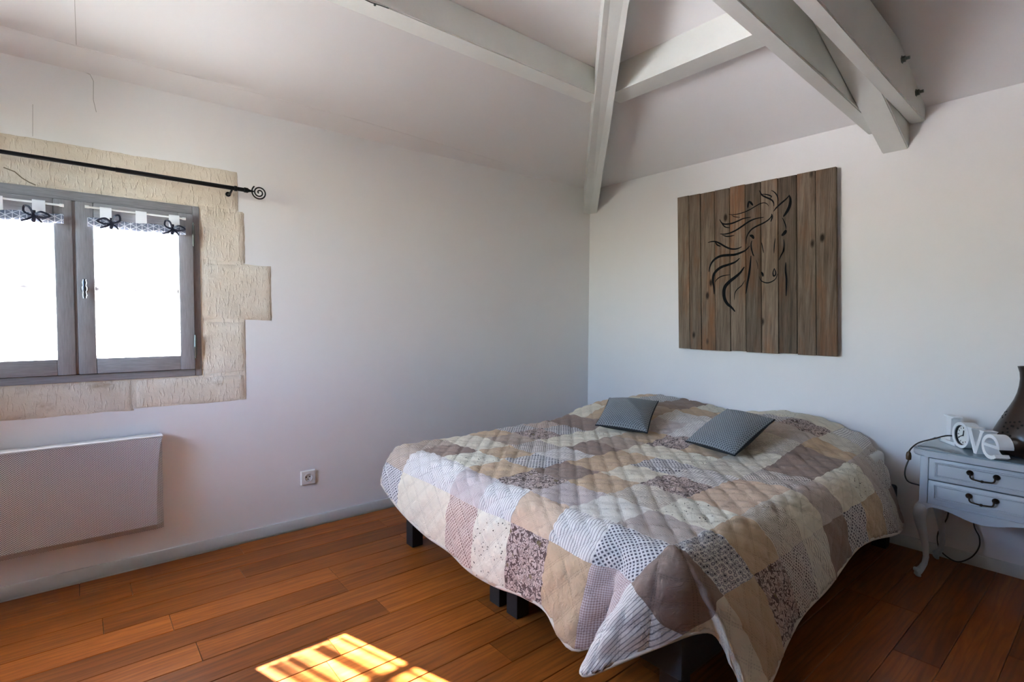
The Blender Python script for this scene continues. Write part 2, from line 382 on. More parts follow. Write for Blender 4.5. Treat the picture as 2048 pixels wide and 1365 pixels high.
bm = bmesh.new()
add_box(bm, (XB - TW, YC, -0.12), (WX0, YC + TW, HW)); add_box(bm, (WX1, YC, -0.12), (XC + TW, YC + TW, HW))
add_box(bm, (WX0, YC, -0.12), (WX1, YC + TW, WZ0)); add_box(bm, (WX0, YC, WZ1), (WX1, YC + TW, HW))
wall_left = struct(link('wall_left', from_bm('wall_left', bm), 'plaster'))
wall_right = struct(box('wall_right', (XC, YB - TW, -0.12), (XC + TW, YC, HW), 'plaster'))
wall_rear = struct(box('wall_rear', (XB - TW, YB - TW, -0.12), (XC, YB, HW), 'rear_bounce_cut'))  # unseen wall, darkened to weaken bounce on the bed wall side
BY0, BY1, BZ0, BZ1 = 1.60, 2.44, 0.90, 2.06                 # garden window behind the camera
bm = bmesh.new()
add_box(bm, (XB - TW, YB, -0.12), (XB, BY0, HW)); add_box(bm, (XB - TW, BY1, -0.12), (XB, YC, HW))
add_box(bm, (XB - TW, BY0, -0.12), (XB, BY1, BZ0)); add_box(bm, (XB - TW, BY0, BZ1), (XB, BY1, HW))
ga = [bm.verts.new((x, y, z)) for x in (XB - TW, XB) for y, z in ((YB, HW), (YC, HW), (YR, ZR))]
for q in ((0, 1, 2), (3, 5, 4), (0, 3, 4, 1), (1, 4, 5, 2), (2, 5, 3, 0)): bm.faces.new([ga[k] for k in q])
wall_back = struct(link('wall_back', from_bm('wall_back', bm), 'plaster'))

def slab(bm, quad, up=0.12):
    a = [bm.verts.new(p) for p in quad]; b = [bm.verts.new((p[0], p[1], p[2] + up)) for p in quad]; n = len(quad)
    bm.faces.new(a); bm.faces.new(b[::-1])
    for k in range(n): bm.faces.new((a[k], b[k], b[(k + 1) % n], a[(k + 1) % n]))
e = TW + 0.15; ze = HW - SL * e; hx = XC - (YC - YR)
bm = bmesh.new()
slab(bm, [(XB - e, YC + e, ze), (XC + e, YC + e, ze), (hx, YR, ZR), (XB - e, YR, ZR)])
slab(bm, [(XC + e, YC + e, ze), (XC + e, YB - e, ze), (hx, YR, ZR)])
slab(bm, [(XC + e, YB - e, ze), (XB - e, YB - e, ze), (XB - e, YR, ZR), (hx, YR, ZR)])
ceiling = struct(link('ceiling', from_bm('ceiling', bm), 'ceiling_paint'))

# plaster cove that softens the joint of the window wall and the slope, thinning out towards the corner
V, F = [], []
for x, k in ((XB, 1.0), (-0.3, 1.0), (1.2, 0.95), (2.2, 0.6), (3.05, 0.12)):
    V += [(x, YC, HW - 0.018 * k), (x, YC - 0.115 * k, HW + SL * 0.115 * k - 0.002 * k), (x, YC - 0.118 * k, HW + SL * 0.118 * k + 0.01), (x, YC, HW + 0.02)]
for i in range(4):
    for j in range(4): F.append((i * 4 + j, i * 4 + (j + 1) % 4, i * 4 + 4 + (j + 1) % 4, i * 4 + 4 + j))
F += [(0, 1, 2, 3), (16, 19, 18, 17)]
bm = bmesh.new(); bm.from_mesh(mesh('cove', V, F)); struct(link('trim_1', from_bm('trim_1', bm), 'ceiling_paint'))

# baseboards
struct(box('baseboard_left', (XB, YC - 0.013, 0.0), (XC - 0.013, YC, 0.055), 'base_paint', bev=0.003))
struct(box('baseboard_right', (XC - 0.013, YB, 0.0), (XC, YC, 0.058), 'base_paint', bev=0.003))
struct(box('baseboard_rear', (XB, YB, 0.0), (XC - 0.013, YB + 0.013, 0.055), 'base_paint', bev=0.003))

# floor: sub-floor slab with every plank laid on it
floor = struct(box('floor', (XB, YB, -0.12), (XC, YC, -0.014), 'subfloor'))
def plank_mesh():
    bm = bmesh.new(); add_box(bm, (-0.5, -0.0657, -0.014), (0.5, 0.0657, 0.0))
    top = [e_ for e_ in bm.edges if all(v.co.z > -0.001 for v in e_.verts) and abs(e_.verts[0].co.x - e_.verts[1].co.x) > 0.5]
    bmesh.ops.bevel(bm, geom=top, offset=0.0017, segments=1, affect='EDGES'); return from_bm('plank', bm)
PM = plank_mesh(); PM.materials.append(M['oak'])
PW = 0.132; joints = {0: 0.25, 1: 0.86, 2: 0.30, 3: 0.92, 4: 0.05, -1: 1.30, -2: 0.55, 5: 0.62, 6: 1.25}
k = -6
y_hi = 2.375 + 4 * PW
row = -4
while y_hi > YB + 0.01:
    y1 = min(y_hi, YC); y0 = max(y_hi - PW, YB)
    if y1 - y0 > 0.01:
        start = joints.get(row, random.uniform(-0.6, 1.2)); xs = [start]
        while xs[0] > XB: xs.insert(0, xs[0] - random.choice((1.15, 1.25, 1.35, 1.05)))
        while xs[-1] < XC: xs.append(xs[-1] + random.choice((1.15, 1.25, 1.35, 0.62, 0.95)))
        for a, b in zip(xs[:-1], xs[1:]):
            a, b = max(a, XB), min(b, XC)
            if b - a < 0.02: continue
            o = bpy.data.objects.new('plank', PM); COL.objects.link(o); o.parent = floor
            o.location = ((a + b) / 2, (y0 + y1) / 2, random.uniform(-0.0003, 0.0)); o.scale = (b - a - 0.0022, (y1 - y0 - 0.0016) / (2 * 0.0657), 1)
    y_hi -= PW; row += 1

# unseen ground outside, added pale to bounce sun in, dark to cut bounce
g = struct(box('ground', (-40, YC + 0.6, -3.3), (40, 60, -3.0), 'ground_bounce_pale'))
g2 = struct(box('ground', (-45, -40, -3.3), (XB - 0.6, YC + 0.6, -3.0), 'ground_bounce_dark'))

# hairline cracks in the plaster
def wall_line(name, pts, w, fn, mat, parent):
    bm = bmesh.new(); pr = None
    for k, p in enumerate(pts):
        a = Vector(pts[max(k - 1, 0)]); b = Vector(pts[min(k + 1, len(pts) - 1)]); d = (b - a).normalized(); n = Vector((-d.y, d.x)) * w / 2
        q = [bm.verts.new(fn(p[0] + n.x, p[1] + n.y)), bm.verts.new(fn(p[0] - n.x, p[1] - n.y))]
        if pr: bm.faces.new((pr[0], pr[1], q[1], q[0]))
        pr = q
    return link(name, from_bm(name, bm), mat, parent)
onleft = lambda x, z: (x, YC - 0.0008, z)
wall_line('crack', [(0.027, 2.203), (0.064, 2.195), (0.075, 2.17), (0.073, 2.09), (0.082, 2.04)], 0.0022, onleft, 'crack_line', wall_left)
wall_line('crack', [(-0.122, 2.02), (-0.125, 1.89)], 0.0016, onleft, 'crack_line', wall_left)
wall_line('crack', [(0.02, 0.12), (0.015, 0.5), (0.02, 0.9)], 0.0018, lambda x, d: (x, YC - d, HW + SL * d - 0.0012), 'crack_line', ceiling)

# ------------------------------------------------------------------ stones round the window, children of the wall
def stone(x0, x1, z0, z1, seed, lean=0.0):
    r = np.random.default_rng(seed); nx = max(8, int((x1 - x0) / 0.016)); nz = max(8, int((z1 - z0) / 0.016)); V, F = [], []
    jit = lambda n: np.convolve(r.normal(0, 1, n + 6), np.ones(5) / 5, 'same')[3:-3] * 0.0035
    eL, eR, eB, eT = jit(nz + 1), jit(nz + 1), jit(nx + 1), jit(nx + 1)
    for k in range(nz + 1):
        for i in range(nx + 1):
            a, b = i / nx, k / nz
            x = x0 + (x1 - x0) * a + eL[k] * (1 - a) + eR[k] * a; z = z0 + (z1 - z0) * b + eB[i] * (1 - b) + eT[i] * b
            edge = min(a * (x1 - x0), (1 - a) * (x1 - x0), b * (z1 - z0), (1 - b) * (z1 - z0))
            h = 0.0075 * float(sst(edge / 0.012)) + (r.normal(0, 0.0007) if edge > 0.004 else 0)
            V.append((x, YC - h, z))
    w = nx + 1
    for k in range(nz):
        for i in range(nx): F.append((k * w + i, k * w + i + 1, (k + 1) * w + i + 1, (k + 1) * w + i))
    return link('stone', mesh('stone', V, F), 'limestone', wall_left, 60)
for k, s in enumerate([(-0.66, 0.634, 1.688, 1.882), (0.464, 0.662, 1.430, 1.684), (0.464, 0.786, 1.142, 1.426), (0.464, 0.660, 0.872, 1.138),
                       (0.194, 0.658, 0.734, 0.869), (-0.66, 0.190, 0.730, 0.869), (-0.66, -0.474, 1.430, 1.684), (-0.78, -0.474, 1.142, 1.426), (-0.66, -0.474, 0.872, 1.138)]):
    stone(*s, seed=40 + k)
bm = bmesh.new()
for x0, x1, z0, z1 in ((-0.655, 0.655, 0.737, 0.871), (0.4635, 0.655, 0.871, 1.687), (-0.655, -0.4735, 0.871, 1.687), (-0.655, 0.630, 1.687, 1.878)):
    bm.faces.new([bm.verts.new((x, YC - 0.0030, z)) for x, z in ((x0, z0), (x1, z0), (x1, z1), (x0, z1))])
link('mortar', from_bm('mortar', bm), 'limestone', wall_left)
wall_line('stone_crack', [(-0.214, 1.746), (-0.182, 1.735), (-0.16, 1.713), (-0.138, 1.699), (-0.12, 1.692)], 0.004, lambda x, z: (x, YC - 0.0098, z), 'stone_line', wall_left)

# ------------------------------------------------------------------ window in the left wall
win = struct(bpy.data.objects.new('window_1', None), 'grey wooden two-sash window set in pale stone'); COL.objects.link(win); win.location = (0, YC, WZ0)
FW = 0.028
for nm, lo, hi, m in (('frame_jamb', (WX0, YC - 0.008, WZ0), (WX0 + FW, YC + 0.07, WZ1), 'grey_wood'), ('frame_jamb', (WX1 - FW, YC - 0.008, WZ0), (WX1, YC + 0.07, WZ1), 'grey_wood'),
                      ('frame_head', (WX0 + FW, YC - 0.008, WZ1 - 0.040), (WX1 - FW, YC + 0.07, WZ1), 'grey_wood_h'), ('frame_sill', (WX0 + FW, YC - 0.012, WZ0), (WX1 - FW, YC + 0.07, WZ0 + 0.032), 'grey_wood_h')):
    box(nm, lo, hi, m, win, 0.003)
for lo, hi in (((WX0 + FW - 0.002, YC + 0.014, WZ0 + 0.03), (WX0 + FW + 0.014, YC + 0.05, WZ1 - 0.038)), ((WX1 - FW - 0.014, YC + 0.014, WZ0 + 0.03), (WX1 - FW + 0.002, YC + 0.05, WZ1 - 0.038)),
               ((WX0 + FW, YC + 0.014, WZ1 - 0.058), (WX1 - FW, YC + 0.05, WZ1 - 0.038)), ((WX0 + FW, YC + 0.014, WZ0 + 0.030), (WX1 - FW, YC + 0.05, WZ0 + 0.048)), ((-0.022, YC + 0.0135, WZ0 + 0.04), (0.016, YC + 0.03, WZ1 - 0.05))):
    box('frame_leak_stop', lo, hi, 'grey_wood', win)  # hidden strips added to block light leaking past the sash edges
def sash(x0, x1, hinge_right):
    z0, z1 = WZ0 + 0.034, WZ1 - 0.043; st, rl = 0.060, 0.068; ya, yb = YC - 0.030, YC + 0.012
    bm = bmesh.new()
    add_box(bm, (x0, ya, z0), (x0 + st, yb, z1), 0.004); add_box(bm, (x1 - st, ya, z0), (x1, yb, z1), 0.004)
    s = link('sash', from_bm('sash', bm), 'grey_wood', win, 40)
    box('rail', (x0 + st, ya + 0.001, z0), (x1 - st, yb, z0 + rl), 'grey_wood_h', s, 0.004); box('rail', (x0 + st, ya + 0.001, z1 - rl - 0.005), (x1 - st, yb, z1), 'grey_wood_h', s, 0.004)
    box('glazing_bar', (x0 + st, YC - 0.006, 1.265), (x1 - st, YC + 0.016, 1.289), 'grey_wood_h', s, 0.003)
    for za, zb in ((z0 + rl, 1.265), (1.289, z1 - rl)): box('pane', (x0 + st - 0.004, YC + 0.003, za - 0.003), (x1 - st + 0.004, YC + 0.007, zb + 0.003), 'glass', s)
    hx_ = x1 + 0.001 if hinge_right else x0 - 0.001
    for za, zb in ((0.958, 1.068), (1.492, 1.604)):
        prof = [(0.003, 0), (0.005, 0.004), (0.003, 0.010), (0.0055, 0.014), (0.0055, 0.052), (0.0065, 0.054), (0.0065, 0.058), (0.0055, 0.060), (0.0055, 0.098), (0.003, 0.102), (0.005, 0.108), (0.003, 0.112)]
        lathe('hinge', prof, (hx_, ya - 0.002, za), 'galvanised', s, 10)
    return s
sl_ = sash(WX0 + FW + 0.002, -0.008, False); sr_ = sash(0.002, WX1 - FW - 0.002, True)
box('astragal', (-0.0135, YC - 0.022, WZ0 + 0.036), (0.0075, YC + 0.01, WZ1 - 0.045), 'grey_wood', win, 0.002)
# olive handle with a round rose
lathe('handle_rose', [(0.013, 0), (0.013, 0.005), (0.009, 0.010), (0.006, 0.018), (0.006, 0.026)], (0.026, YC - 0.030, 1.272), 'chrome', sr_, 20, Vector((0, -1, 0)))
lathe('handle_grip', [(0.003, -0.042), (0.0065, -0.040), (0.006, -0.035), (0.009, -0.028), (0.006, -0.012), (0.010, -0.006), (0.010, 0.006), (0.006, 0.012), (0.009, 0.028), (0.006, 0.035), (0.0065, 0.040), (0.003, 0.042)], (0.026, YC - 0.056, 1.272), 'chrome', sr_, 16)

# garden window behind the camera (its daylight reaches the bed)
w2 = struct(bpy.data.objects.new('window_2', None), 'tall window in the wall behind'); COL.objects.link(w2); w2.location = (XB, BY0, BZ0)
for lo, hi in (((XB - 0.12, BY0, BZ0), (XB - 0.05, BY0 + 0.06, BZ1)), ((XB - 0.12, BY1 - 0.06, BZ0), (XB - 0.05, BY1, BZ1)), ((XB - 0.12, 1.99, BZ0), (XB - 0.05, 2.05, BZ1)),
               ((XB - 0.12, BY0, BZ0), (XB - 0.05, BY1, BZ0 + 0.08)), ((XB - 0.12, BY0, BZ1 - 0.06), (XB - 0.05, BY1, BZ1))):
    box('frame', lo, hi, 'grey_wood', w2, 0.003)
for a, b in ((BY0 + 0.06, 1.99), (2.05, BY1 - 0.06)): box('pane', (XB - 0.088, a, BZ0 + 0.08), (XB - 0.082, b, BZ1 - 0.06), 'glass', w2)
for nm, loc, rot, sx, sy in (('portal_back', (XB - TW - 0.02, (BY0 + BY1) / 2, (BZ0 + BZ1) / 2), (0, -math.pi / 2, 0), BZ1 - BZ0, BY1 - BY0),
                             ('portal_left', (0, YC + TW + 0.02, (WZ0 + WZ1) / 2), (-math.pi / 2, 0, 0), WX1 - WX0, WZ1 - WZ0)):
    d = bpy.data.lights.new(nm, 'AREA'); d.shape = 'RECTANGLE'; d.size = sx; d.size_y = sy; d.cycles.is_portal = True
    o = bpy.data.objects.new(nm, d); COL.objects.link(o); o.location = loc; o.rotation_euler = rot

# ------------------------------------------------------------------ roof timbers
def beam_along_x(name, prof, x0, x1, rise, label, x_ref=None):
    """prof: (y, z) corners at x_ref, rising by `rise` per metre towards -X."""
    xr = XC if x_ref is None else x_ref; bm = bmesh.new()
    A = [bm.verts.new((x0, y, z + rise * (xr - x0))) for y, z in prof]; B = [bm.verts.new((x1, y, z + rise * (xr - x1))) for y, z in prof]
    bm.faces.new(A); bm.faces.new(B[::-1]); n = len(prof)
    for k in range(n): bm.faces.new((A[k], B[k], B[(k + 1) % n], A[(k + 1) % n]))
    es = [e_ for e_ in bm.edges if abs(e_.verts[0].co.x - e_.verts[1].co.x) > 0.3]; bmesh.ops.bevel(bm, geom=es, offset=0.005, segments=2, affect='EDGES')
    return tag(link(name, from_bm(name, bm), 'beam_paint', None, 40), label, 'beam')
zc = lambda d: HW + SL * d
left_purlin = beam_along_x('purlin', [(2.0, 2.412), (2.115, 2.412), (2.115, zc(YC - 2.115)), (2.0, zc(YC - 2.0))], XB, 2.30, 0.0, 'white painted purlin running above the window, level along the ceiling slope')
bm = bmesh.new(); pr = [(2.315, 2.412), (2.452, 2.412), (2.452, zc(XC - 2.452)), (2.315, zc(XC - 2.315))]
A = [bm.verts.new((x, -1.55, z)) for x, z in pr]; B = [bm.verts.new((x, 1.985, z)) for x, z in pr]
bm.faces.new(A); bm.faces.new(B[::-1])
for k in range(4): bm.faces.new((A[k], B[k], B[(k + 1) % 4], A[(k + 1) % 4]))
tag(link('purlin', from_bm('purlin', bm), 'beam_paint'), 'short-looking white purlin between the diagonal hip rafter and the tie beams, above the horse picture', 'beam')
wall_line('split', [(0.86, 2.006), (0.93, 2.010), (0.97, 2.004), (1.00, 2.002)], 0.006, lambda x, y: (x, y, 2.4112), 'dark_gap', left_purlin)
lathe('nail', [(0.005, 0), (0.005, 0.004), (0.002, 0.006)], (0.945, 2.014, 2.412), 'galvanised', left_purlin, 10, Vector((0, 0, -1)))
# hip rafter running out of the corner
bm = bmesh.new(); w = 0.075; T1 = 2.62; zb = 2.02
sec = lambda q, t: [q[0] - t, q[1] - t]
low0 = [(XC - w, YC), (XC, YC), (XC, YC - w)]
base = [bm.verts.new((x, y, zb)) for x, y in low0]; top = [bm.verts.new((x, y, HW)) for x, y in low0]
b1 = [bm.verts.new((x - T1, y - T1, zb + SL * T1)) for x, y in (low0[0], low0[2])]; t1 = [bm.verts.new((x - T1, y - T1, HW + SL * T1)) for x, y in (low0[0], low0[2])]
for q in ((base[0], base[1], base[2], b1[1], b1[0]), (top[0], t1[0], t1[1], top[2], top[1]), (base[0], b1[0], t1[0], top[0]), (base[2], top[2], t1[1], b1[1]),
          (base[0], top[0], top[1], base[1]), (base[1], top[1], top[2], base[2]), (b1[0], b1[1], t1[1], t1[0])): bm.faces.new(q)
tag(link('hip_rafter', from_bm('hip_rafter', bm), 'beam_paint'), 'white painted hip rafter rising diagonally out of the room corner', 'beam')
beam_along_x('tie_beam', [(0.906, 2.144), (0.972, 2.144), (0.972, 2.36), (0.906, 2.36)], XB, XC, 0.055, 'white tie beam on the purlin side of the rafter, nearer the window')
p2 = beam_along_x('tie_beam', [(0.728, 2.146), (0.789, 2.146), (0.789, 2.366), (0.728, 2.366)], XB, XC, 0.055, 'white tie beam carrying two metal bolts, nearest the bedside cabinet')
beam_along_x('principal_rafter', [(0.791, 2.027), (0.904, 2.027), (0.904, HW - 0.005), (0.791, HW - 0.005)], 1.22, XC, SL, 'white sloping rafter clamped between the twin tie beams, ending low on the bed wall')
for x, z in ((2.84, 2.315), (3.075, 2.235)):
    b = lathe('bolt', [(0.017, 0), (0.017, 0.003), (0.013, 0.003), (0.013, 0.014), (0.007, 0.014), (0.007, 0.030)], (x, 0.728, z), 'galvanised', p2, 6, Vector((0, -1, 0)))

# ================================================================== THINGS ON THE WINDOW WALL
# curtain pole with spiral finial
pole = thing('curtain_pole', (0.0, YC - 0.09, 1.78), 'black iron curtain pole with a spiral end, fixed over the window', 'curtain pole')
py_ = YC - 0.09
tube('rod', [(-0.80, py_, 1.795), (0.602, py_, 1.781)], 0.0085, 'black_iron', pole, 12)
tube('inner_rod', [(0.14, py_, 1.7853), (0.655, py_, 1.7803)], 0.0100, 'black_iron', pole, 12)
lathe('collar', [(0.008, 0), (0.0125, 0.003), (0.0125, 0.018), (0.008, 0.024), (0.005, 0.034), (0.004, 0.046)], (0.640, py_, 1.7805), 'black_iron', pole, 12, Vector((1, 0, -0.02)))
lathe('collar', [(0.010, 0), (0.0130, 0.002), (0.0130, 0.012), (0.010, 0.014)], (0.598, py_, 1.781), 'black_iron', pole, 12, Vector((1, 0, -0.01)))
sp = []
for k in range(70):
    a = k / 69; ang = math.pi * 0.72 - 2 * math.pi * 2.25 * a * -1; r = 0.0325 * (1 - a) ** 0.8 + 0.003; sp.append((0.712 + r * math.cos(ang), py_, 1.778 + r * math.sin(ang)))
tube('spiral_finial', sp, [0.0034] * 70, 'black_iron', pole, 8)
tube('bracket', smooth_path([(0.588, YC, 1.765), (0.588, YC - 0.05, 1.762), (0.588, py_, 1.770)]), 0.005, 'black_iron', pole, 8)
lathe('bracket_plate', [(0.012, 0), (0.012, 0.004), (0.006, 0.006)], (0.588, YC - 0.008, 1.765), 'black_iron', pole, 12, Vector((0, -1, 0)))

# cafe curtains: rod, tabs, rolled band with ribbons, voile over the glass
def cafe_curtain(x0, x1, tabs, bows, label):
    c = thing('cafe_curtain', ((x0 + x1) / 2, YC - 0.05, 0.97), label, 'curtain', 'voile curtains on the window sashes')
    yr = YC - 0.052; zr = 1.617; g0, g1 = x0 + 0.026, x1 - 0.030
    tube('curtain_rod', [(x0, yr, zr + 0.003), (x0 + 0.012, yr, zr + 0.003), (x0 + 0.016, yr, zr + 0.002), (x1 - 0.016, yr, zr - 0.003), (x1 - 0.012, yr, zr - 0.003), (x1, yr, zr - 0.003)],
         [0.0065, 0.0065, 0.0042, 0.0042, 0.0065, 0.0065], 'white_plastic', c, 10)
    n = 60; V, F = [], []
    for k in range(13):
        z = 0.990 + (1.575 - 0.990) * k / 12
        for i in range(n + 1):
            x = g0 + (g1 - g0) * i / n; am = 0.0030 + 0.0012 * math.sin(k * 0.5)
            V.append((x + (0.003 * math.sin(z * 23) if i == n else 0), YC - 0.015 + am * math.sin(i * 0.95 + 0.4 * math.sin(k * 0.35)), z))
    for k in range(12):
        for i in range(n): F.append((k * (n + 1) + i, k * (n + 1) + i + 1, (k + 1) * (n + 1) + i + 1, (k + 1) * (n + 1) + i))
    link('voile', mesh('voile', V, F), 'voile', c, 180)
    # rolled band
    V, F = [], []; m, q = 36, 14; ex0, ex1 = x0 + 0.008, x1 - 0.002
    for i in range(m + 1):
        x = ex0 + (ex1 - ex0) * i / m; sag = 0.0015 * math.sin(i * 0.6) - 0.004 * math.sin(math.pi * i / m)
        for j in range(q):
            a = 2 * math.pi * j / q; sp_ = 1 - 0.25 * max(0, 1 - abs(x - bows[0]) / 0.03) - 0.25 * max(0, 1 - abs(x - bows[-1]) / 0.03)
            rr = 1 + 0.10 * math.sin(3 * a + i * 0.4); V.append((x, YC - 0.050 + 0.014 * sp_ * rr * math.cos(a), 1.558 + sag + 0.019 * sp_ * rr * math.sin(a)))
    for i in range(m):
        for j in range(q): F.append((i * q + j, i * q + (j + 1) % q, (i + 1) * q + (j + 1) % q, (i + 1) * q + j))
    F += [tuple(range(q)), tuple(m * q + j for j in range(q))[::-1]]
    link('rolled_band', mesh('rolled_band', V, F), 'lattice_band', c, 60)
    for tx in tabs:
        V, F = [], []
        path = [(yr + 0.006, 1.560), (yr + 0.007, 1.600), (yr + 0.005, zr + 0.007), (yr - 0.001, zr + 0.009), (yr - 0.007, zr + 0.005), (yr - 0.008, 1.600), (yr - 0.010, 1.574)]
        for k, (yy, z) in enumerate(path): V += [(tx - 0.020, yy, z), (tx + 0.020, yy, z)]
        for k in range(len(path) - 1): F.append((2 * k, 2 * k + 1, 2 * k + 3, 2 * k + 2))
        link('tab', mesh('tab', V, F), 'tab_white', c, 60)
    for bi, bx in enumerate(bows):
        yb = YC - 0.072; V, F = [], []
        def rib(pts, w):
            o = len(V)
            for k, p in enumerate(pts):
                d = Vector(pts[min(k + 1, len(pts) - 1)]) - Vector(pts[max(k - 1, 0)]); d.normalize(); nrm = Vector((-d.z, 0.35, d.x)).normalized() * w
                V.append(Vector(p) + nrm); V.append(Vector(p) - nrm)
            for k in range(len(pts) - 1): F.append((o + 2 * k, o + 2 * k + 1, o + 2 * k + 3, o + 2 * k + 2))
        s = -1 if bi else 1
        fl = -1 if bi else 1
        rib(smooth_path([(bx, yb, 1.560), (bx - 0.022 * fl, yb - 0.012, 1.574), (bx - 0.048 * fl, yb - 0.006, 1.562), (bx - 0.024 * fl, yb + 0.002, 1.553), (bx, yb, 1.558)], 6), 0.0042)
        rib(smooth_path([(bx, yb, 1.560), (bx + 0.012 * fl, yb - 0.012, 1.588), (bx + 0.027 * fl, yb - 0.006, 1.592), (bx + 0.028 * fl, yb + 0.002, 1.570), (bx, yb, 1.556)], 6), 0.0040)
        rib(smooth_path([(bx, yb, 1.580), (bx + 0.001, yb - 0.004, 1.556), (bx - 0.002, yb + 0.003, 1.532)], 4), 0.0062)
        rib(smooth_path([(bx, yb, 1.556), (bx - 0.020, yb - 0.004, 1.541), (bx - 0.040, yb, 1.533)], 4), 0.0038)
        rib(smooth_path([(bx, yb, 1.556), (bx + 0.014, yb - 0.004, 1.545), (bx + 0.024, yb, 1.532)], 4), 0.0036)
        rib(smooth_path([(bx + 0.001, yb + 0.006, 1.552), (bx + 0.006, yb + 0.012, 1.50), (bx + 0.009, yb + 0.014, 1.455), (bx + 0.007, yb + 0.016, 1.42)], 4), 0.0008)
        link('ribbon_bow', mesh('ribbon_bow', V, F), 'ribbon_navy', c, 60)
cafe_curtain(0.034, 0.400, (0.104, 0.229, 0.354), (0.122, 0.345), 'white voile curtain with navy ribbon bows on the sash with the handle')
cafe_curtain(-0.412, -0.033, (-0.362, -0.236, -0.111), (-0.345, -0.126), 'white voile curtain with navy ribbon bow on the sash at the left edge')

# electric panel radiator
rad = thing('radiator', (-0.3, YC - 0.02, 0.19), 'grey perforated electric panel radiator mounted under the window', 'radiator')
rx0, rx1, rz0, rz1 = -0.72, 0.290, 0.183, 0.612
box('casing', (rx0 + 0.01, YC - 0.064, rz0 + 0.006), (rx1 - 0.004, YC - 0.014, rz1 - 0.004), 'radiator_white', rad, 0.004)
box('wall_bracket', (rx1 - 0.3, YC - 0.014, 0.3), (rx1 - 0.25, YC, 0.55), 'radiator_white', rad); box('wall_bracket', (rx0 + 0.25, YC - 0.014, 0.3), (rx0 + 0.3, YC, 0.55), 'radiator_white', rad)
box('top_rim', (rx0, YC - 0.088, rz1 - 0.004), (rx1, YC - 0.016, rz1 + 0.004), 'radiator_white', rad, 0.003)
yo, yi = YC - 0.066, YC - 0.090; nz = 16; V, F = [], []
for k in range(nz + 1):
    b = k / nz; z = rz0 + (rz1 - rz0 - 0.004) * b; inset = 0.003 + 0.026 * (1 - b ** 3.0) ** 0.8
    yy = yi + (0.020 * max(0, 1 - b / 0.055)); V += [(rx0, yo, z), (rx0 + 0.02, yy, z), (rx1 - inset, yy, z), (rx1 - 0.002, yo + 0.0, z)]
for k in range(nz):
    for j in range(3): F.append((k * 4 + j, k * 4 + j + 1, k * 4 + 5 + j, k * 4 + 4 + j))
link('front_grille', mesh('front_grille', V, F), 'perforated', rad, 20)

# wall socket
sk = thing('wall_socket', (0.965, YC - 0.01, 0.232), 'white square wall socket low on the window wall beside the bed', 'socket')
bm = bmesh.new(); N = 32; cx, cz = 0.965, 0.273; r0 = 0.0205
sq = []; ci = []
for j in range(N):
    a = 2 * math.pi * j / N; m = max(abs(math.cos(a)), abs(math.sin(a))); sq.append((cx + 0.036 * math.cos(a) / m, cz + 0.036 * math.sin(a) / m)); ci.append((cx + r0 * math.cos(a), cz + r0 * math.sin(a)))
ys = YC - 0.011
S_ = [bm.verts.new((x, ys, z)) for x, z in sq]; C_ = [bm.verts.new((x, ys, z)) for x, z in ci]; D_ = [bm.verts.new((x, ys + 0.0085, z)) for x, z in ci]
O_ = [bm.verts.new((cx + (x - cx) * 1.1, YC, cz + (z - cz) * 1.1)) for x, z in sq]
for j in range(N):
    k = (j + 1) % N; bm.faces.new((S_[j], S_[k], C_[k], C_[j])); bm.faces.new((C_[j], C_[k], D_[k], D_[j])); bm.faces.new((S_[j], O_[j], O_[k], S_[k]))
bm.faces.new(D_)
link('cover_plate', from_bm('cover_plate', bm), 'white_plastic', sk, 40)
for dx, dz, r in ((-0.0095, 0.002, 0.0036), (0.0095, 0.002, 0.0036)): lathe('socket_hole', [(r, 0), (r, 0.0006)], (cx + dx, ys + 0.0084, cz + dz), 'black_hole', sk, 14, Vector((0, -1, 0)))
lathe('earth_pin', [(0.0025, 0), (0.0025, 0.008), (0.001, 0.009)], (cx, ys + 0.0085, cz - 0.010), 'galvanised', sk, 10, Vector((0, -1, 0)))
tube('socket_ring', [(cx + 0.0215 * math.cos(a), ys - 0.0006, cz + 0.0215 * math.sin(a)) for a in np.linspace(0, 2 * math.pi, 32, endpoint=False)], 0.0013, 'white_plastic', sk, 6, True)

# ================================================================== THE BED
def bed_base(y0, y1, label):
    b = thing('bed_base', (2.25, (y0 + y1) / 2, 0), label, 'bed base', 'bed bases side by side')
    box('upholstered_box', (1.262, y0 + 0.006, 0.148), (3.232, y1 - 0.006, 0.315), 'box_fabric', b, 0.012)
    for x, y in ((1.305, y0 + 0.055), (1.305, y1 - 0.055), (3.16, y0 + 0.055), (3.16, y1 - 0.055)):
        bm = bmesh.new(); add_box(bm, (x - 0.03, y - 0.032, 0.0), (x + 0.03, y + 0.032, 0.150), 0.002); link('leg', from_bm('leg', bm), 'black_wood', b)
    return b
bed_base(1.585, 2.400, 'black-legged upholstered bed base on the window side, under the quilt')
bed_base(0.775, 1.585, 'dark upholstered bed base on the bedside cabinet side, corner showing below the quilt')
mt = tag(box('mattress', (1.285, 0.835, 0.316), (3.225, 2.345, 0.485), 'mattress_cloth', None, 0.03, 3), 'pale mattress under the patchwork quilt', 'mattress')

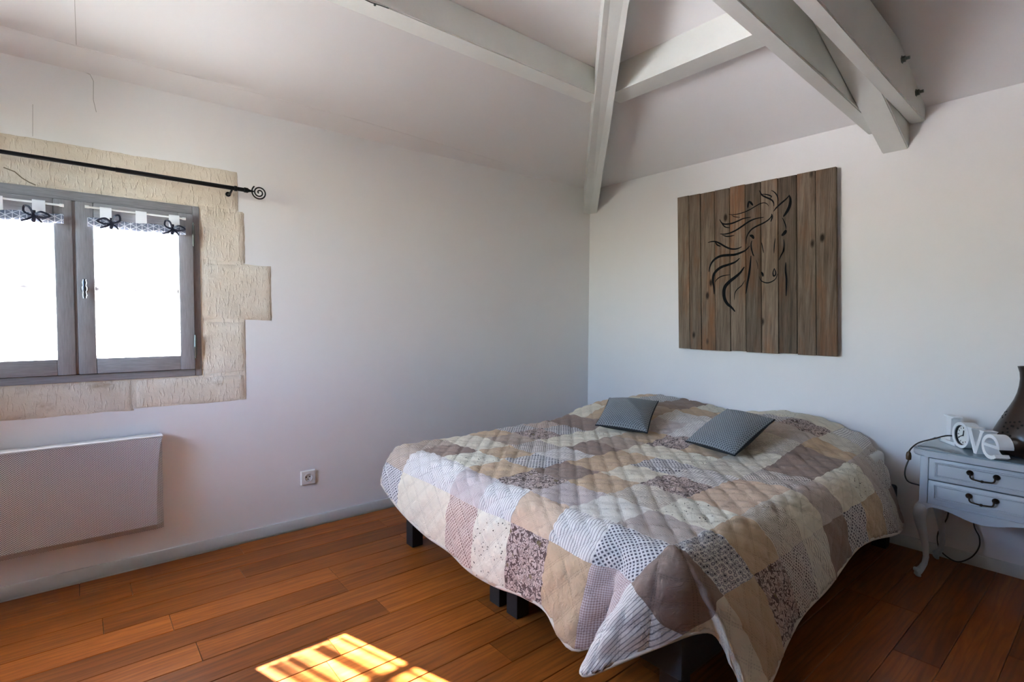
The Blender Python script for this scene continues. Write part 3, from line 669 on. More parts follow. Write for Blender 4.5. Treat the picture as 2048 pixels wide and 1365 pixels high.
# ------------------------------------------------------------------ patchwork quilt: a draped sheet, one mesh for each patch
UE, VN, VF, ZT = 1.28, 0.83, 2.36, 0.510
LF = VF - VN
PU, PV = 0.195, 0.2
CTRL = np.array([  # s, hem x, hem y, hem z, cloth length past the edge
 (-3.00, 3.22, 2.52, 0.25, 0.40), (-2.00, 2.28, 2.50, 0.22, 0.40), (-1.20, 1.46, 2.50, 0.23, 0.40), (-1.00, 1.30, 2.49, 0.25, 0.40), (-0.50, 1.20, 2.44, 0.30, 0.36), (0.00, 1.15, 2.34, 0.305, 0.35),
 (0.135, 1.15, 2.225, 0.262, 0.37), (0.37, 1.16, 1.99, 0.205, 0.40), (0.57, 1.165, 1.79, 0.192, 0.41), (0.71, 1.155, 1.65, 0.176, 0.42), (0.86, 1.16, 1.50, 0.176, 0.42),
 (1.04, 1.165, 1.325, 0.20, 0.41), (1.16, 1.150, 1.20, 0.208, 0.41), (1.25, 1.140, 1.13, 0.165, 0.42), (1.34, 1.145, 1.06, 0.155, 0.42), (1.41, 1.215, 1.00, 0.185, 0.41), (1.48, 1.175, 1.01, 0.175, 0.41),
 (1.56, 1.12, 1.005, 0.155, 0.42), (1.73, 1.085, 0.965, 0.155, 0.42), (1.86, 1.14, 0.885, 0.215, 0.37), (1.98, 1.205, 0.815, 0.265, 0.31), (2.08, 1.285, 0.755, 0.300, 0.28),
 (2.16, 1.345, 0.735, 0.285, 0.28), (2.28, 1.365, 0.680, 0.20, 0.34), (2.41, 1.40, 0.655, 0.10, 0.42), (2.53, 1.48, 0.645, 0.125, 0.41),
 (2.725, 1.60, 0.655, 0.175, 0.39), (2.92, 1.73, 0.665, 0.213, 0.37), (3.25, 2.01, 0.680, 0.220, 0.37), (3.63, 2.38, 0.69, 0.266, 0.35), (3.73, 2.47, 0.685, 0.262, 0.35), (4.00, 2.72, 0.665, 0.228, 0.42),
 (4.25, 2.92, 0.69, 0.19, 0.47), (4.50, 3.02, 0.71, 0.19, 0.52)])
def hem(s):
    s = np.asarray(s, float); k = np.clip(np.searchsorted(CTRL[:, 0], s) - 1, 0, len(CTRL) - 2)
    t = np.clip((s - CTRL[k, 0]) / (CTRL[k + 1, 0] - CTRL[k, 0]), 0, 1)[..., None]
    sl = np.gradient(CTRL[:, 1:], CTRL[:, 0], axis=0); h = (CTRL[k + 1, 0] - CTRL[k, 0])[..., None]
    p0, p1, m0, m1 = CTRL[k, 1:], CTRL[k + 1, 1:], sl[k] * h, sl[k + 1] * h
    return p0 * (2 * t ** 3 - 3 * t ** 2 + 1) + m0 * (t ** 3 - 2 * t ** 2 + t) + p1 * (-2 * t ** 3 + 3 * t ** 2) + m1 * (t ** 3 - t ** 2)
def vn(u): return VN + 0.15 * sst((u - 2.55) / 0.65)
def vf(u): return VF - 0.02 * sst((u - 2.5) / 0.6)
def ztop(u, v):
    prof = np.interp(v, [0.80, 0.95, 1.06, 1.2, 1.38, 1.6, 1.72, 1.9, 2.1, 2.32, 2.42, 2.6], [0.0, 0.25, 0.72, 1.0, 1.0, 0.66, 0.66, 0.9, 1.0, 0.95, 0.55, 0.1])
    h = 0.100 * prof * sst((u - 2.28) / 0.5)
    h = h - 0.006 * np.exp(-((v - 1.585) / 0.05) ** 2) * (1 - sst((u - 2.3) / 0.3))
    wr = 0.0022 * np.sin(9 * u + 4 * v) + 0.0022 * np.sin(13 * v - 5 * u + 1.0) + 0.0015 * np.sin(23 * u - 11 * v)
    return ZT + h + wr
def raw(u, v):
    u = np.asarray(u, float); v = np.asarray(v, float)
    a = np.maximum(0, UE - u); yn, yf = vn(u), vf(u); b = np.maximum(0, yn - v); c = np.maximum(0, v - yf)
    P = np.stack([u, v, ztop(u, v)], -1)
    side = np.maximum(b, c); rho = np.hypot(a, side)
    s = np.where(c > 0, -1 - (u - UE), np.where(b > 0, LF + 1 + (u - UE), 0.0))
    th = np.arctan2(side, np.maximum(a, 1e-9)) / (math.pi / 2)
    s = np.where((a > 0) & (c > 0), -th, s); s = np.where((a > 0) & (b > 0), LF + th, s); s = np.where((a > 0) & (b <= 0) & (c <= 0), VF - v, s)
    H = hem(s); q = np.clip(rho / H[..., 3], 0, 1)
    e0 = np.stack([np.maximum(u, UE), np.clip(v, yn, yf)], -1)
    n = np.stack([-a, c - b], -1) / np.maximum(rho, 1e-9)[..., None]
    z0 = ztop(e0[..., 0], e0[..., 1])
    P0 = np.concatenate([e0, z0[..., None]], -1)
    P1 = P0 + np.concatenate([n * 0.092, np.zeros_like(z0)[..., None]], -1)
    P3 = H[..., :3]; xy = (e0 + n * 0.105) * 0.38 + P3[..., :2] * 0.62
    P2 = np.concatenate([xy, (P3[..., 2] + 0.50 * (z0 - P3[..., 2]))[..., None]], -1)
    t = q[..., None]; B = P0 * (1 - t) ** 3 + 3 * P1 * t * (1 - t) ** 2 + 3 * P2 * t * t * (1 - t) + P3 * t ** 3
    return np.where((rho > 0)[..., None], B, P), q, rho > H[..., 3]
def sheet(u, v):
    e_ = 0.004; P, q, over = raw(u, v); Pu = raw(u + e_, v)[0] - raw(u - e_, v)[0]; Pv = raw(u, v + e_)[0] - raw(u, v - e_)[0]
    n = np.cross(Pu, Pv); ln = np.linalg.norm(n, axis=-1, keepdims=True); n = np.where(ln > 1e-9, n / np.maximum(ln, 1e-9), np.array([0, 0, 1.0]))
    D = 0.068; f = np.minimum(np.abs(np.sin(math.pi * (u + v) / (D * 1.414))), np.abs(np.sin(math.pi * (u - v) / (D * 1.414))))
    puff = 0.0125 * np.clip(f, 0, 1) ** 0.42 * (0.75 + 0.25 * np.sin(37 * u + 29 * v))
    return P + n * puff[..., None], over
quilt = thing('patchwork_quilt', (2.2, 1.585, 0.3), 'beige, mauve and cream patchwork quilt spread over the double bed', 'quilt')
K_ = dict(m='mauve', t='taupe', b='beige', p='peach', w='cream', W='white', s='ticking', S='ticking_cross', k='pin_stripe', K='pin_stripe_cross', g='gingham', c='check',
          l='lattice', d='lattice_small', n='lattice_tan', o='ovals', f='floral', r='sprig', h='hatch')
GRID = {  # rows towards the head; columns j = 8 (window side) .. -2 (cabinet side)
 -2: 'hlwwnrfbgsW', -1: 'ccsskspslmw', 0: 'ncmrbfkWKob', 1: 'wwwblmbhrbf', 2: 'mbtdsbwfphd', 3: 'flfwmblspwS', 4: 'wnlrtwrSdKm',
 5: 'dmmwbfbwmwl', 6: 'bwbbksbhmrb', 7: 'lbftssbKbKd', 8: 'swlmbtlfSdh', 9: 'mplmrwrwsdm'}
for i, rowp in GRID.items():
    for idx, ch in enumerate(rowp):
        j = 8 - idx; m = 20
        ua, ub = (UE + PU * i, UE + PU * (i + 1)) if i > -2 else (UE - 0.46, UE - PU)
        va, vb = (VN + PV * j, VN + PV * (j + 1)) if -2 < j < 8 else ((VN - 0.56, VN - PV) if j == -2 else (VN + 8 * PV, VF + 0.43))
        mu = m if i > -2 else 26; mv = m if -2 < j < 8 else 26
        uu, vv = np.meshgrid(np.linspace(ua, ub, mu + 1), np.linspace(va, vb, mv + 1), indexing='ij')
        P, over = sheet(uu, vv); w = mv + 1; F = []
        for x in range(mu):
            for y in range(mv):
                if not (over[x, y] and over[x + 1, y] and over[x, y + 1] and over[x + 1, y + 1]): F.append((x * w + y, (x + 1) * w + y, (x + 1) * w + y + 1, x * w + y + 1))
        if not F: continue
        used = sorted({k for q_ in F for k in q_}); rem = {k: n_ for n_, k in enumerate(used)}; PP = P.reshape(-1, 3)[used]
        me = mesh('patch', PP, [[rem[k] for k in q_] for q_ in F]); uvl = me.uv_layers.new(name='UVMap'); U_, V_ = uu.ravel()[used], vv.ravel()[used]
        li = np.empty(len(me.loops), int); me.loops.foreach_get('vertex_index', li)
        uvl.data.foreach_set('uv', np.stack([U_[li], V_[li]], -1).astype(np.float32).ravel())
        link('patch', me, 'q_' + K_[ch], quilt, 180)
# bound edge along the hem
ss = np.linspace(-2.95, 4.48, 330); hp = hem(ss)[:, :3]
V, F = tube_data([tuple(p) for p in hp], 0.0075, 8); link('binding', mesh('binding', V, F), 'q_binding', quilt, 60)

# ------------------------------------------------------------------ cushions
def cushion(c, label):
    """c: corners near-left, near-right, far-right, far-left."""
    A, B, C, D = [Vector(p) for p in c]; nrm = (B - A).cross(D - A).normalized(); th = thing('cushion', (A + B + C + D) / 4, label, 'cushion', 'grey knitted cushions'); n = 24
    su, sv = (B - A).length, (D - A).length
    for name, sgn, mat in (('knitted_front', 1, 'grey_knit'), ('back_cover', -1, 'charcoal_cloth')):
        V, F, UV = [], [], []
        for i in range(n + 1):
            for j in range(n + 1):
                a, b = i / n, j / n; x, y = 2 * a - 1, 2 * b - 1
                pin = 0.055; a2 = 0.5 + 0.5 * x * (1 - pin * (1 - y * y)); b2 = 0.5 + 0.5 * y * (1 - pin * (1 - x * x))
                p = A * (1 - a2) * (1 - b2) + B * a2 * (1 - b2) + C * a2 * b2 + D * (1 - a2) * b2
                h = 0.058 * (max(0, (1 - x ** 2)) ** 0.55) * (max(0, 1 - y ** 2) ** 0.55) * (1 + 0.05 * math.sin(7 * a + 5 * b)) + 0.004
                V.append(p + nrm * h * sgn); UV.append((a * su, b * sv))
        for i in range(n):
            for j in range(n): q_ = (i * (n + 1) + j, (i + 1) * (n + 1) + j, (i + 1) * (n + 1) + j + 1, i * (n + 1) + j + 1); F.append(q_ if sgn > 0 else q_[::-1])
        if sgn < 0:
            pass
        me = mesh(name, V, F); ul = me.uv_layers.new(name='UVMap')
        for lp in me.loops: ul.data[lp.index].uv = UV[lp.vertex_index]
        link(name, me, mat, th, 180)
    rim = []
    for (P, Q) in ((A, B), (B, C), (C, D), (D, A)):
        for k in range(12):
            s = k / 12; mid = (A + B + C + D) / 4; p = P * (1 - s) + Q * s; x = 2 * s - 1; rim.append(p + (mid - p) * 0.055 * (1 - x * x) * 0.98)
    tube('seam', rim, 0.0045, 'charcoal_cloth', th, 6, True)
cushion([(2.272, 1.985, 0.552), (2.332, 1.676, 0.552), (2.640, 1.825, 0.672), (2.510, 2.085, 0.672)], 'smaller-looking grey knitted cushion nearer the room corner')
cushion([(2.325, 1.440, 0.550), (2.250, 1.150, 0.550), (2.560, 1.115, 0.680), (2.650, 1.400, 0.682)], 'grey knitted cushion nearer the bedside cabinet')

# ================================================================== ON THE BED WALL
# picture of ten old boards with a painted horse
pic = thing('board_picture', (XC, 1.59, 0.96), 'square picture of weathered wooden boards with a black painted horse, hung over the bed', 'picture')
PK = 0.9953
ye = [PK * y for y in (2.0897, 2.0005, 1.9146, 1.814, 1.711, 1.610, 1.513, 1.412, 1.307, 1.205, 1.098)]
shear = lambda z: (z - 1.70) * 0.0316
for k in range(10):
    a, b = ye[k] - 0.0018, ye[k + 1] + 0.0018; zt, zb_ = 1.999 + random.uniform(-0.003, 0.003), 0.961 + random.uniform(-0.003, 0.003); xo = XC - 0.045 + random.uniform(-0.0015, 0.0015)
    bm = bmesh.new(); vs = [bm.verts.new((x, y + shear(z), z)) for x in (xo, XC - 0.027) for y, z in ((a, zb_), (b, zb_), (b, zt), (a, zt))]
    for q_ in ((0, 1, 2, 3), (7, 6, 5, 4), (0, 4, 5, 1), (1, 5, 6, 2), (2, 6, 7, 3), (3, 7, 4, 0)): bm.faces.new([vs[i] for i in q_])
    bmesh.ops.bevel(bm, geom=bm.edges[:], offset=0.0015, segments=1, affect='EDGES'); link('board', from_bm('board', bm), 'barn_board', pic)
for z in (1.18, 1.78): box('batten', (XC - 0.027, 1.15, z - 0.03), (XC, 2.04, z + 0.03), 'barn_board', pic)
HORSE=[
([(1528,1949),(1520,1935),(1511,1919),(1490,1903),(1465,1888),(1447,1873),(1439,1856),(1438,1838)],7.6),
([(1511,1924),(1487,1918),(1463,1907),(1453,1898),(1462,1889)],5.7),
([(1456,1937),(1439,1924),(1424,1905),(1416,1883),(1413,1864)],5.1),
([(1439,1808),(1422,1829),(1393,1852),(1367,1871),(1348,1891)],8.3),
([(1350,1886),(1344,1861),(1346,1832),(1357,1804),(1371,1782),(1382,1769)],14.0),
([(1589,1897),(1595,1876),(1596,1854)],9.5),
([(1589,1894),(1577,1882),(1564,1864)],10.8),
([(1722,1835),(1701,1829),(1668,1826),(1628,1830),(1589,1840),(1551,1856),(1520,1868),(1495,1869),(1477,1858),(1469,1844)],5.1),
([(1701,1825),(1677,1811),(1644,1803)],3.8),
([(1781,1811),(1766,1786),(1741,1774),(1700,1773),(1660,1782),(1621,1793),(1575,1794)],8.3),
([(1777,1804),(1762,1779),(1741,1756),(1710,1746)],6.4),
([(1777,1716),(1747,1711),(1712,1713),(1672,1725),(1632,1745),(1600,1763),(1568,1776),(1534,1782),(1496,1782)],8.9),
([(1761,1708),(1732,1695),(1705,1693),(1678,1696)],6.4),
([(1602,1633),(1601,1665),(1592,1692),(1570,1718),(1539,1734),(1502,1746),(1471,1761),(1453,1779),(1449,1797)],7.6),
([(1448,1794),(1447,1772),(1454,1749)],7.6),
([(1388,1764),(1375,1738),(1366,1710),(1365,1689)],5.1),
([(1364,1689),(1371,1674),(1388,1658)],15.9),
([(1580,1683),(1564,1676),(1554,1659)],14.0),
([(1860,1669),(1835,1673),(1806,1670),(1773,1653),(1738,1630),(1703,1613),(1669,1608),(1646,1612),(1629,1619)],8.9),
([(1809,1669),(1793,1647),(1769,1635)],7.6),
([(1565,1651),(1570,1630),(1567,1598),(1557,1565),(1550,1552)],7.0),
([(1506,1632),(1499,1601),(1492,1566)],4.5),
([(1425,1648),(1429,1606),(1430,1557)],4.5),
([(1376,1636),(1373,1600),(1377,1570),(1388,1544)],5.7),
([(1579,1618),(1603,1595),(1635,1582),(1675,1573),(1723,1574),(1764,1573),(1800,1561),(1828,1537),(1843,1505),(1848,1475)],12.7),
([(1641,1548),(1670,1526),(1714,1513),(1759,1502),(1794,1481),(1815,1452),(1818,1416),(1811,1372),(1808,1328)],14.0),
([(1699,1448),(1734,1446),(1768,1438),(1793,1421),(1803,1405)],5.7),
([(1610,1491),(1635,1457),(1668,1430),(1702,1406),(1732,1375),(1741,1339),(1735,1296),(1715,1262),(1687,1239),(1663,1212)],18.4),
([(1605,1407),(1624,1376),(1650,1355),(1666,1330),(1670,1287)],5.1),
([(1569,1557),(1573,1497),(1579,1441),(1588,1384),(1596,1321)],10.8),
([(1515,1427),(1505,1402),(1483,1388),(1462,1384),(1437,1391),(1417,1406),(1406,1436)],5.7),
([(1426,1469),(1433,1444),(1429,1424),(1419,1428),(1418,1446),(1426,1469)],7.0),
([(1504,1453),(1495,1439),(1492,1423)],10.2),
([(1373,1591),(1374,1570),(1388,1544),(1400,1515)],6.4),
([(1361,1499),(1361,1451),(1355,1406),(1354,1355),(1354,1300)],8.9),
([(1537,1529),(1527,1500),(1524,1469)],2.5),
]

V, F = [], []
for pts, wd in HORSE:
    sp_ = smooth_path([(0, PK * y / 1000, 1.15 + PK * (z / 1000 - 1.15)) for y, z in pts], 6); n = len(sp_); o0 = len(V)
    for k, p in enumerate(sp_):
        d = sp_[min(k + 1, n - 1)] - sp_[max(k - 1, 0)]; d.normalize(); s = k / (n - 1); w_ = wd / 2000 * 1.12 * (0.25 + 0.85 * math.sin(math.pi * min(max(s, 0.0), 1.0)) ** 0.7)
        nn = Vector((0, -d.z, d.y)) * w_; x = XC - 0.0472
        V += [(x, p.y + nn.y, p.z + nn.z), (x, p.y - nn.y, p.z - nn.z)]
    for k in range(n - 1): F.append((o0 + 2 * k, o0 + 2 * k + 1, o0 + 2 * k + 3, o0 + 2 * k + 2))
bm = bmesh.new(); bm.from_mesh(mesh('h', V, F)); hp_ = link('painted_horse', from_bm('painted_horse', bm), 'horse_paint', pic); hp_['label'] = 'black brush-stroke horse head with flowing mane'

# ------------------------------------------------------------------ bedside cabinet
NX, NY0, NY1, NZ = 2.90, 0.195, 0.622, 0.588            # front of the body, sides, top
ns = thing('bedside_cabinet', (3.07, 0.41, 0.0), 'grey-blue painted bedside cabinet with two drawers and curved legs', 'bedside cabinet')
NC = (NY0 + NY1) / 2
# carcass: side posts and panels (drawers sit in front)
bm = bmesh.new()
add_box(bm, (NX + 0.004, NY1 - 0.018, 0.345), (3.225, NY1, NZ - 0.030)); add_box(bm, (NX + 0.004, NY0, 0.345), (3.225, NY0 + 0.018, NZ - 0.030)); add_box(bm, (3.21, NY0, 0.345), (3.225, NY1, NZ - 0.030))
add_box(bm, (NX + 0.006, NY0, 0.340), (3.225, NY1, 0.356)); add_box(bm, (NX + 0.02, NY0, NZ - 0.04), (3.225, NY1, NZ - 0.028))
add_box(bm, (NX, NY1 - 0.030, 0.335), (NX + 0.03, NY1, NZ - 0.030), 0.005); add_box(bm, (NX, NY0, 0.335), (NX + 0.03, NY0 + 0.030, NZ - 0.030), 0.005)
link('body', from_bm('body', bm), 'painted_furniture', ns, 40)
# top board with rounded front corners, glossy panel on it
def top_outline(y0, y1, x0, x1, r):
    pts = [(x1, y1), (x1, y0)]
    for k in range(9): a = math.pi * 1.5 - k / 8 * math.pi / 2; pts.append((x0 + r + r * math.cos(a), y0 + r + r * math.sin(a)))
    for k in range(9): a = math.pi - k / 8 * math.pi / 2; pts.append((x0 + r + r * math.cos(a), y1 - r + r * math.sin(a)))
    return pts
prism('top_board', top_outline(NY0 - 0.03, NY1 + 0.03, NX - 0.03, 3.235, 0.055), lambda x, y, d: (x, y, NZ - 0.030 + d), 0.026, 'painted_furniture', ns, 0.005)
prism('glass_top', top_outline(NY0 - 0.018, NY1 + 0.018, NX - 0.018, 3.23, 0.050), lambda x, y, d: (x, y, NZ - 0.004 + d), 0.004, 'furniture_glass_top', ns, 0.001)
for z0, z1 in ((0.455, 0.549), (0.356, 0.450)):
    ya, yb = NY0 + 0.032, NY1 - 0.032
    bm = bmesh.new(); add_box(bm, (NX - 0.002, ya, z0), (NX + 0.018, yb, z1), 0.002); add_box(bm, (NX + 0.018, ya + 0.015, z0 + 0.012), (3.19, yb - 0.015, z1 - 0.012))
    dr = link('drawer', from_bm('drawer', bm), 'painted_furniture', ns, 40)
    for ins, wd in ((0.022, 0.0035), (0.029, 0.002)):
        q = [(NX - 0.002, ya + ins, z0 + ins * 0.75), (NX - 0.002, yb - ins, z0 + ins * 0.75), (NX - 0.002, yb - ins, z1 - ins * 0.75), (NX - 0.002, ya + ins, z1 - ins * 0.75)]
        pp = [Vector(q[i]).lerp(Vector(q[(i + 1) % 4]), s) for i in range(4) for s in (0.0, 0.02, 0.5, 0.98)]
        tube('moulding', pp, wd, 'painted_furniture', dr, 6, True)
    zc_ = (z0 + z1) / 2 + 0.012; hd = 0.042
    hb = tube('handle', smooth_path([(NX - 0.010, NC + hd, zc_), (NX - 0.018, NC + hd - 0.003, zc_ - 0.004), (NX - 0.020, NC + hd - 0.004, zc_ - 0.014), (NX - 0.020, NC + hd - 0.010, zc_ - 0.021), (NX - 0.022, NC + 0.015, zc_ - 0.023),
              (NX - 0.022, NC, zc_ - 0.024), (NX - 0.022, NC - 0.015, zc_ - 0.023), (NX - 0.020, NC - hd + 0.010, zc_ - 0.021), (NX - 0.020, NC - hd + 0.004, zc_ - 0.014), (NX - 0.018, NC - hd + 0.003, zc_ - 0.004), (NX - 0.010, NC - hd, zc_)], 5), 0.0032, 'old_bronze', dr, 8)
    hb['label'] = 'dark bronze drop handle'
    lathe('handle_bead', [(0.001, -0.007), (0.0055, -0.003), (0.0055, 0.003), (0.001, 0.007)], (NX - 0.022, NC, zc_ - 0.024), 'old_bronze', dr, 10, Vector((0, 1, 0)))
    for sgn in (1, -1): lathe('handle_boss', [(0.011, 0), (0.012, 0.003), (0.009, 0.008), (0.005, 0.011), (0.003, 0.014)], (NX - 0.002, NC + sgn * hd, zc_), 'old_bronze', dr, 16, Vector((-1, 0, 0)))
# scalloped aprons
def apron(fn, w, dep, nm):
    prof = []; n = 28
    for k in range(n + 1):
        s = k / n; x = abs(2 * s - 1); low = 0.302 + 0.030 * (0.5 - 0.5 * math.cos(min(x / 0.72, 1.0) * math.pi)) - (0.045 * sst(np.array((x - 0.80) / 0.2))); prof.append((s * w, float(low)))
    prism(nm, prof + [(w, 0.345), (0.0, 0.345)], fn, dep, 'painted_furniture', ns)
apron(lambda s, z, d: (NX - 0.004 + d, NY0 + 0.004 + s, z), NY1 - NY0 - 0.008, 0.018, 'apron')
apron(lambda s, z, d: (NX + 0.01 + s, NY1 - 0.016 + d, z), 0.31, 0.014, 'side_apron'); apron(lambda s, z, d: (NX + 0.01 + s, NY0 + 0.002 + d, z), 0.31, 0.014, 'side_apron')
# cabriole legs
def cabriole(x, y, dx, dy):
    path = [(0.34, -0.006, 0.021), (0.315, 0.008, 0.027), (0.285, 0.014, 0.026), (0.25, 0.010, 0.0215), (0.20, -0.002, 0.0165), (0.14, -0.014, 0.0130), (0.09, -0.018, 0.0115), (0.06, -0.013, 0.0115), (0.040, -0.002, 0.013), (0.026, 0.010, 0.016), (0.014, 0.014, 0.0135), (0.004, 0.006, 0.008), (0.0, 0.004, 0.006)]
    P, R = [], []
    for k in range(len(path) - 1):
        for s in (0, 0.5):
            z, o, r = [(path[k][c] * (1 - s) + path[k + 1][c] * s) for c in range(3)]; P.append((x + dx * o, y + dy * o, z)); R.append(r)
    P.append((x + dx * path[-1][1], y + dy * path[-1][1], 0.0)); R.append(path[-1][2]); lg = tube('leg', P, R, 'painted_furniture', ns, 12)
    lathe('scroll', [(0.001, -0.013), (0.009, -0.010), (0.010, 0.0), (0.009, 0.010), (0.001, 0.013)], (x + dx * 0.018, y + dy * 0.018, 0.033), 'painted_furniture', lg, 12, Vector((dy, -dx, 0)))
for x, y, dx, dy in ((NX + 0.018, NY1 - 0.014, -1, 0.7), (NX + 0.018, NY0 + 0.014, -1, -0.7), (3.195, NY1 - 0.022, 0.15, 0.7), (3.195, NY0 + 0.022, 0.15, -0.7)): cabriole(x, y, dx, dy)

# ------------------------------------------------------------------ LOVE clock
A0 = Vector((3.150, 0.606, NZ)); DD = Vector((-0.768, -0.640, 0)).normalized(); NN = Vector((-DD.y, DD.x, 0)); NN = NN if NN.y > 0 else -NN
lv = thing('love_clock', A0 + DD * 0.18, 'white letters spelling LOVE with a clock face in the O, on the bedside cabinet', 'clock')
on = lambda s, z, d: A0 + DD * s - NN * d + Vector((0, 0, z))
DP = 0.052
LB = [(0.0, 0.0), (0.115, 0.0), (0.115, 0.030), (0.105, 0.014), (0.012, 0.014)]
prism('letter_l', LB, on, DP, 'white_lacquer', lv, 0.0008)
ls = prism('letter_l_stem', [(0.028, 0.014), (0.062, 0.014), (0.062, 0.118), (0.078, 0.121), (0.078, 0.128), (0.004, 0.128), (0.004, 0.124), (0.028, 0.120)], lambda s, z, d: on(s, z, d + 0.012), DP - 0.014, 'white_lacquer', lv, 0.0008)
def ring(name, cs, cz, ro, ri, a0, a1, n, depth, mat, parent, sx=1.0, d0=0.0, full=False):
    bm = bmesh.new(); rows = []
    for k in range(n + (0 if full else 1)):
        a = a0 + (a1 - a0) * k / n; c_, s_ = math.cos(a) * sx, math.sin(a)
        rows.append([bm.verts.new(on(cs + r * c_, cz + r * s_, d)) for r, d in ((ro, d0), (ri, d0), (ri, d0 + depth), (ro, d0 + depth))])
    m = len(rows)
    for k in range(m if full else m - 1):
        for j in range(4): bm.faces.new((rows[k][j], rows[k][(j + 1) % 4], rows[(k + 1) % m][(j + 1) % 4], rows[(k + 1) % m][j]))
    if not full: bm.faces.new(rows[0]); bm.faces.new(rows[-1][::-1])
    return link(name, from_bm(name, bm), mat, parent, 35)
oc, oz = 0.150, 0.0585
lo_ = ring('letter_o', oc, oz, 0.0575, 0.0445, 0, 2 * math.pi, 48, DP, 'white_lacquer', lv, full=True)
ring('clock_bezel', oc, oz, 0.0447, 0.0410, 0, 2 * math.pi, 40, 0.010, 'clock_black', lo_, d0=0.004, full=True)
prism('clock_dial', [(oc + 0.042 * math.cos(a), oz + 0.042 * math.sin(a)) for a in np.linspace(0, 2 * math.pi, 40, endpoint=False)], lambda s, z, d: on(s, z, 0.012 + d), 0.004, 'clock_paper', lo_)
def bar(name, s0, z0, s1, z1, w, mat, parent, d0, dep=0.001):
    d = Vector((s1 - s0, z1 - z0)); d.normalize(); n_ = Vector((-d.y, d.x)) * w / 2
    return prism(name, [(s0 + n_.x, z0 + n_.y), (s0 - n_.x, z0 - n_.y), (s1 - n_.x, z1 - n_.y), (s1 + n_.x, z1 + n_.y)], lambda s, z, dd: on(s, z, d0 - dd), dep, mat, parent)
bar('hour_hand', oc, oz - 0.004, oc + 0.004, oz + 0.022, 0.0055, 'clock_black', lo_, 0.011); bar('minute_hand', oc + 0.006, oz + 0.003, oc - 0.030, oz - 0.015, 0.0028, 'clock_black', lo_, 0.0100)
for k in range(12):
    a = math.pi / 2 - k * math.pi / 6; bar('hour_mark', oc + 0.029 * math.cos(a), oz + 0.029 * math.sin(a), oc + 0.037 * math.cos(a), oz + 0.037 * math.sin(a), 0.0035 if k % 3 == 0 else 0.0022, 'clock_black', lo_, 0.0118)
vs_ = 0.250
prism('letter_v', [(vs_ - 0.062, 0.106), (vs_ - 0.024, 0.106), (vs_ - 0.030, 0.099), (vs_ + 0.003, 0.030), (vs_ + 0.026, 0.099), (vs_ + 0.016, 0.106), (vs_ + 0.052, 0.106), (vs_ + 0.042, 0.098), (vs_ + 0.008, 0.0), (vs_ - 0.010, 0.0), (vs_ - 0.052, 0.098)], on, DP, 'white_lacquer', lv, 0.0006)
ec, ez = 0.338, 0.051
le = ring('letter_e', ec, ez, 0.0515, 0.0365, 0.0, math.radians(312), 44, DP, 'white_lacquer', lv)
prism('letter_e_bar', [(ec - 0.040, ez - 0.002), (ec + 0.0515, ez - 0.002), (ec + 0.0515, ez + 0.010), (ec - 0.040, ez + 0.010)], on, DP, 'white_lacquer', lv)

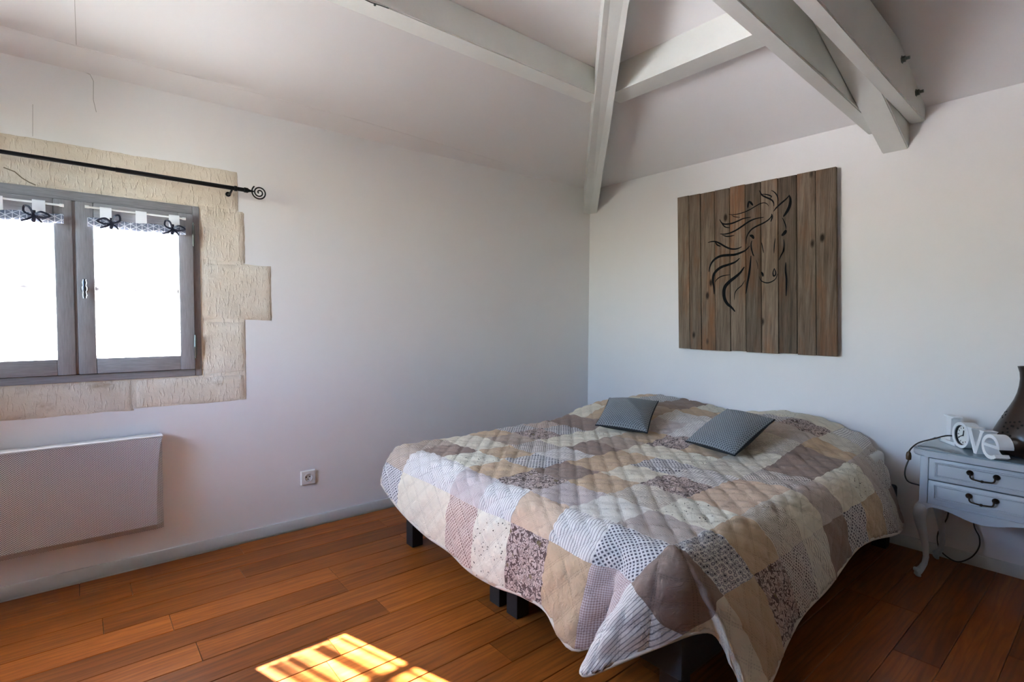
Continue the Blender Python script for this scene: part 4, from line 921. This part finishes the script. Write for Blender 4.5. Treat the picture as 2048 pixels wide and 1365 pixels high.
# pierced brown vase lamp foot
VC = Vector((3.092, 0.292, NZ))
prof = [(0.085, 0.0), (0.108, 0.010), (0.122, 0.035), (0.124, 0.065), (0.116, 0.100), (0.102, 0.135), (0.085, 0.172), (0.069, 0.205), (0.056, 0.235), (0.047, 0.265), (0.042, 0.295), (0.040, 0.325), (0.042, 0.352), (0.049, 0.378), (0.045, 0.378), (0.036, 0.340), (0.034, 0.300)]
va_ = tag(lathe('vase', prof, VC, 'vase_brown', None, 48), 'dark brown bottle-shaped ceramic vase pierced with small holes, on the bedside cabinet', 'vase')
def vase_pt(a, z, off=0.0):
    r = float(np.interp(z, [p_[1] for p_ in prof[:14]], [p_[0] for p_ in prof[:14]])) + off; return VC + Vector((r * math.cos(a), r * math.sin(a), z))
hr = random.Random(3)
for cl in range(11):
    ca, cz0 = hr.uniform(math.radians(110), math.radians(250)), hr.uniform(0.06, 0.19)
    for k in range(5):
        a = ca + 0.15 * math.cos(k * 1.256); z = cz0 + 0.014 * math.sin(k * 1.256); p_ = vase_pt(a, z, -0.001); nr = Vector((math.cos(a), math.sin(a), 0.45)).normalized()
        lathe('pierced_hole', [(0.0042, 0), (0.0042, 0.0018), (0.0020, 0.0022)], p_, 'vase_dark', va_, 8, nr)

# lamp flex with its switch, over the side of the cabinet, and the loop hanging behind it
fx = thing('lamp_flex', (3.0, 0.66, 0.42), 'brown lamp flex with inline switch hanging over the side of the bedside cabinet', 'cable')
tube('flex', smooth_path([(3.10, 0.53, NZ + 0.040), (3.10, 0.57, NZ + 0.036), (3.06, 0.61, NZ + 0.020), (2.98, 0.645, NZ + 0.008), (2.93, 0.661, NZ - 0.012), (2.915, 0.668, NZ - 0.030)]), 0.0032, 'cable_brown', fx, 8)
lathe('switch', [(0.004, 0), (0.010, 0.004), (0.011, 0.020), (0.009, 0.034), (0.004, 0.040)], (2.914, 0.668, NZ - 0.068), 'switch_brown', fx, 12)
tube('flex', smooth_path([(2.914, 0.668, NZ - 0.068), (2.905, 0.676, NZ - 0.105), (2.905, 0.677, NZ - 0.140), (2.93, 0.668, NZ - 0.172), (3.00, 0.645, NZ - 0.195), (3.12, 0.635, NZ - 0.23), (3.225, 0.634, NZ - 0.30)]), 0.0032, 'cable_brown', fx, 8)
tag(tube('power_cable', smooth_path([(3.222, 0.576, 0.345), (3.222, 0.576, 0.215), (3.220, 0.605, 0.14), (3.218, 0.611, 0.085), (3.212, 0.592, 0.035), (3.205, 0.535, 0.010), (3.208, 0.485, 0.045), (3.214, 0.458, 0.10), (3.218, 0.458, 0.150), (3.222, 0.48, 0.205), (3.222, 0.49, 0.345)]), 0.0030, 'cable_brown', None, 8), 'dark cable looping down to the floor behind the bedside cabinet legs', 'cable')
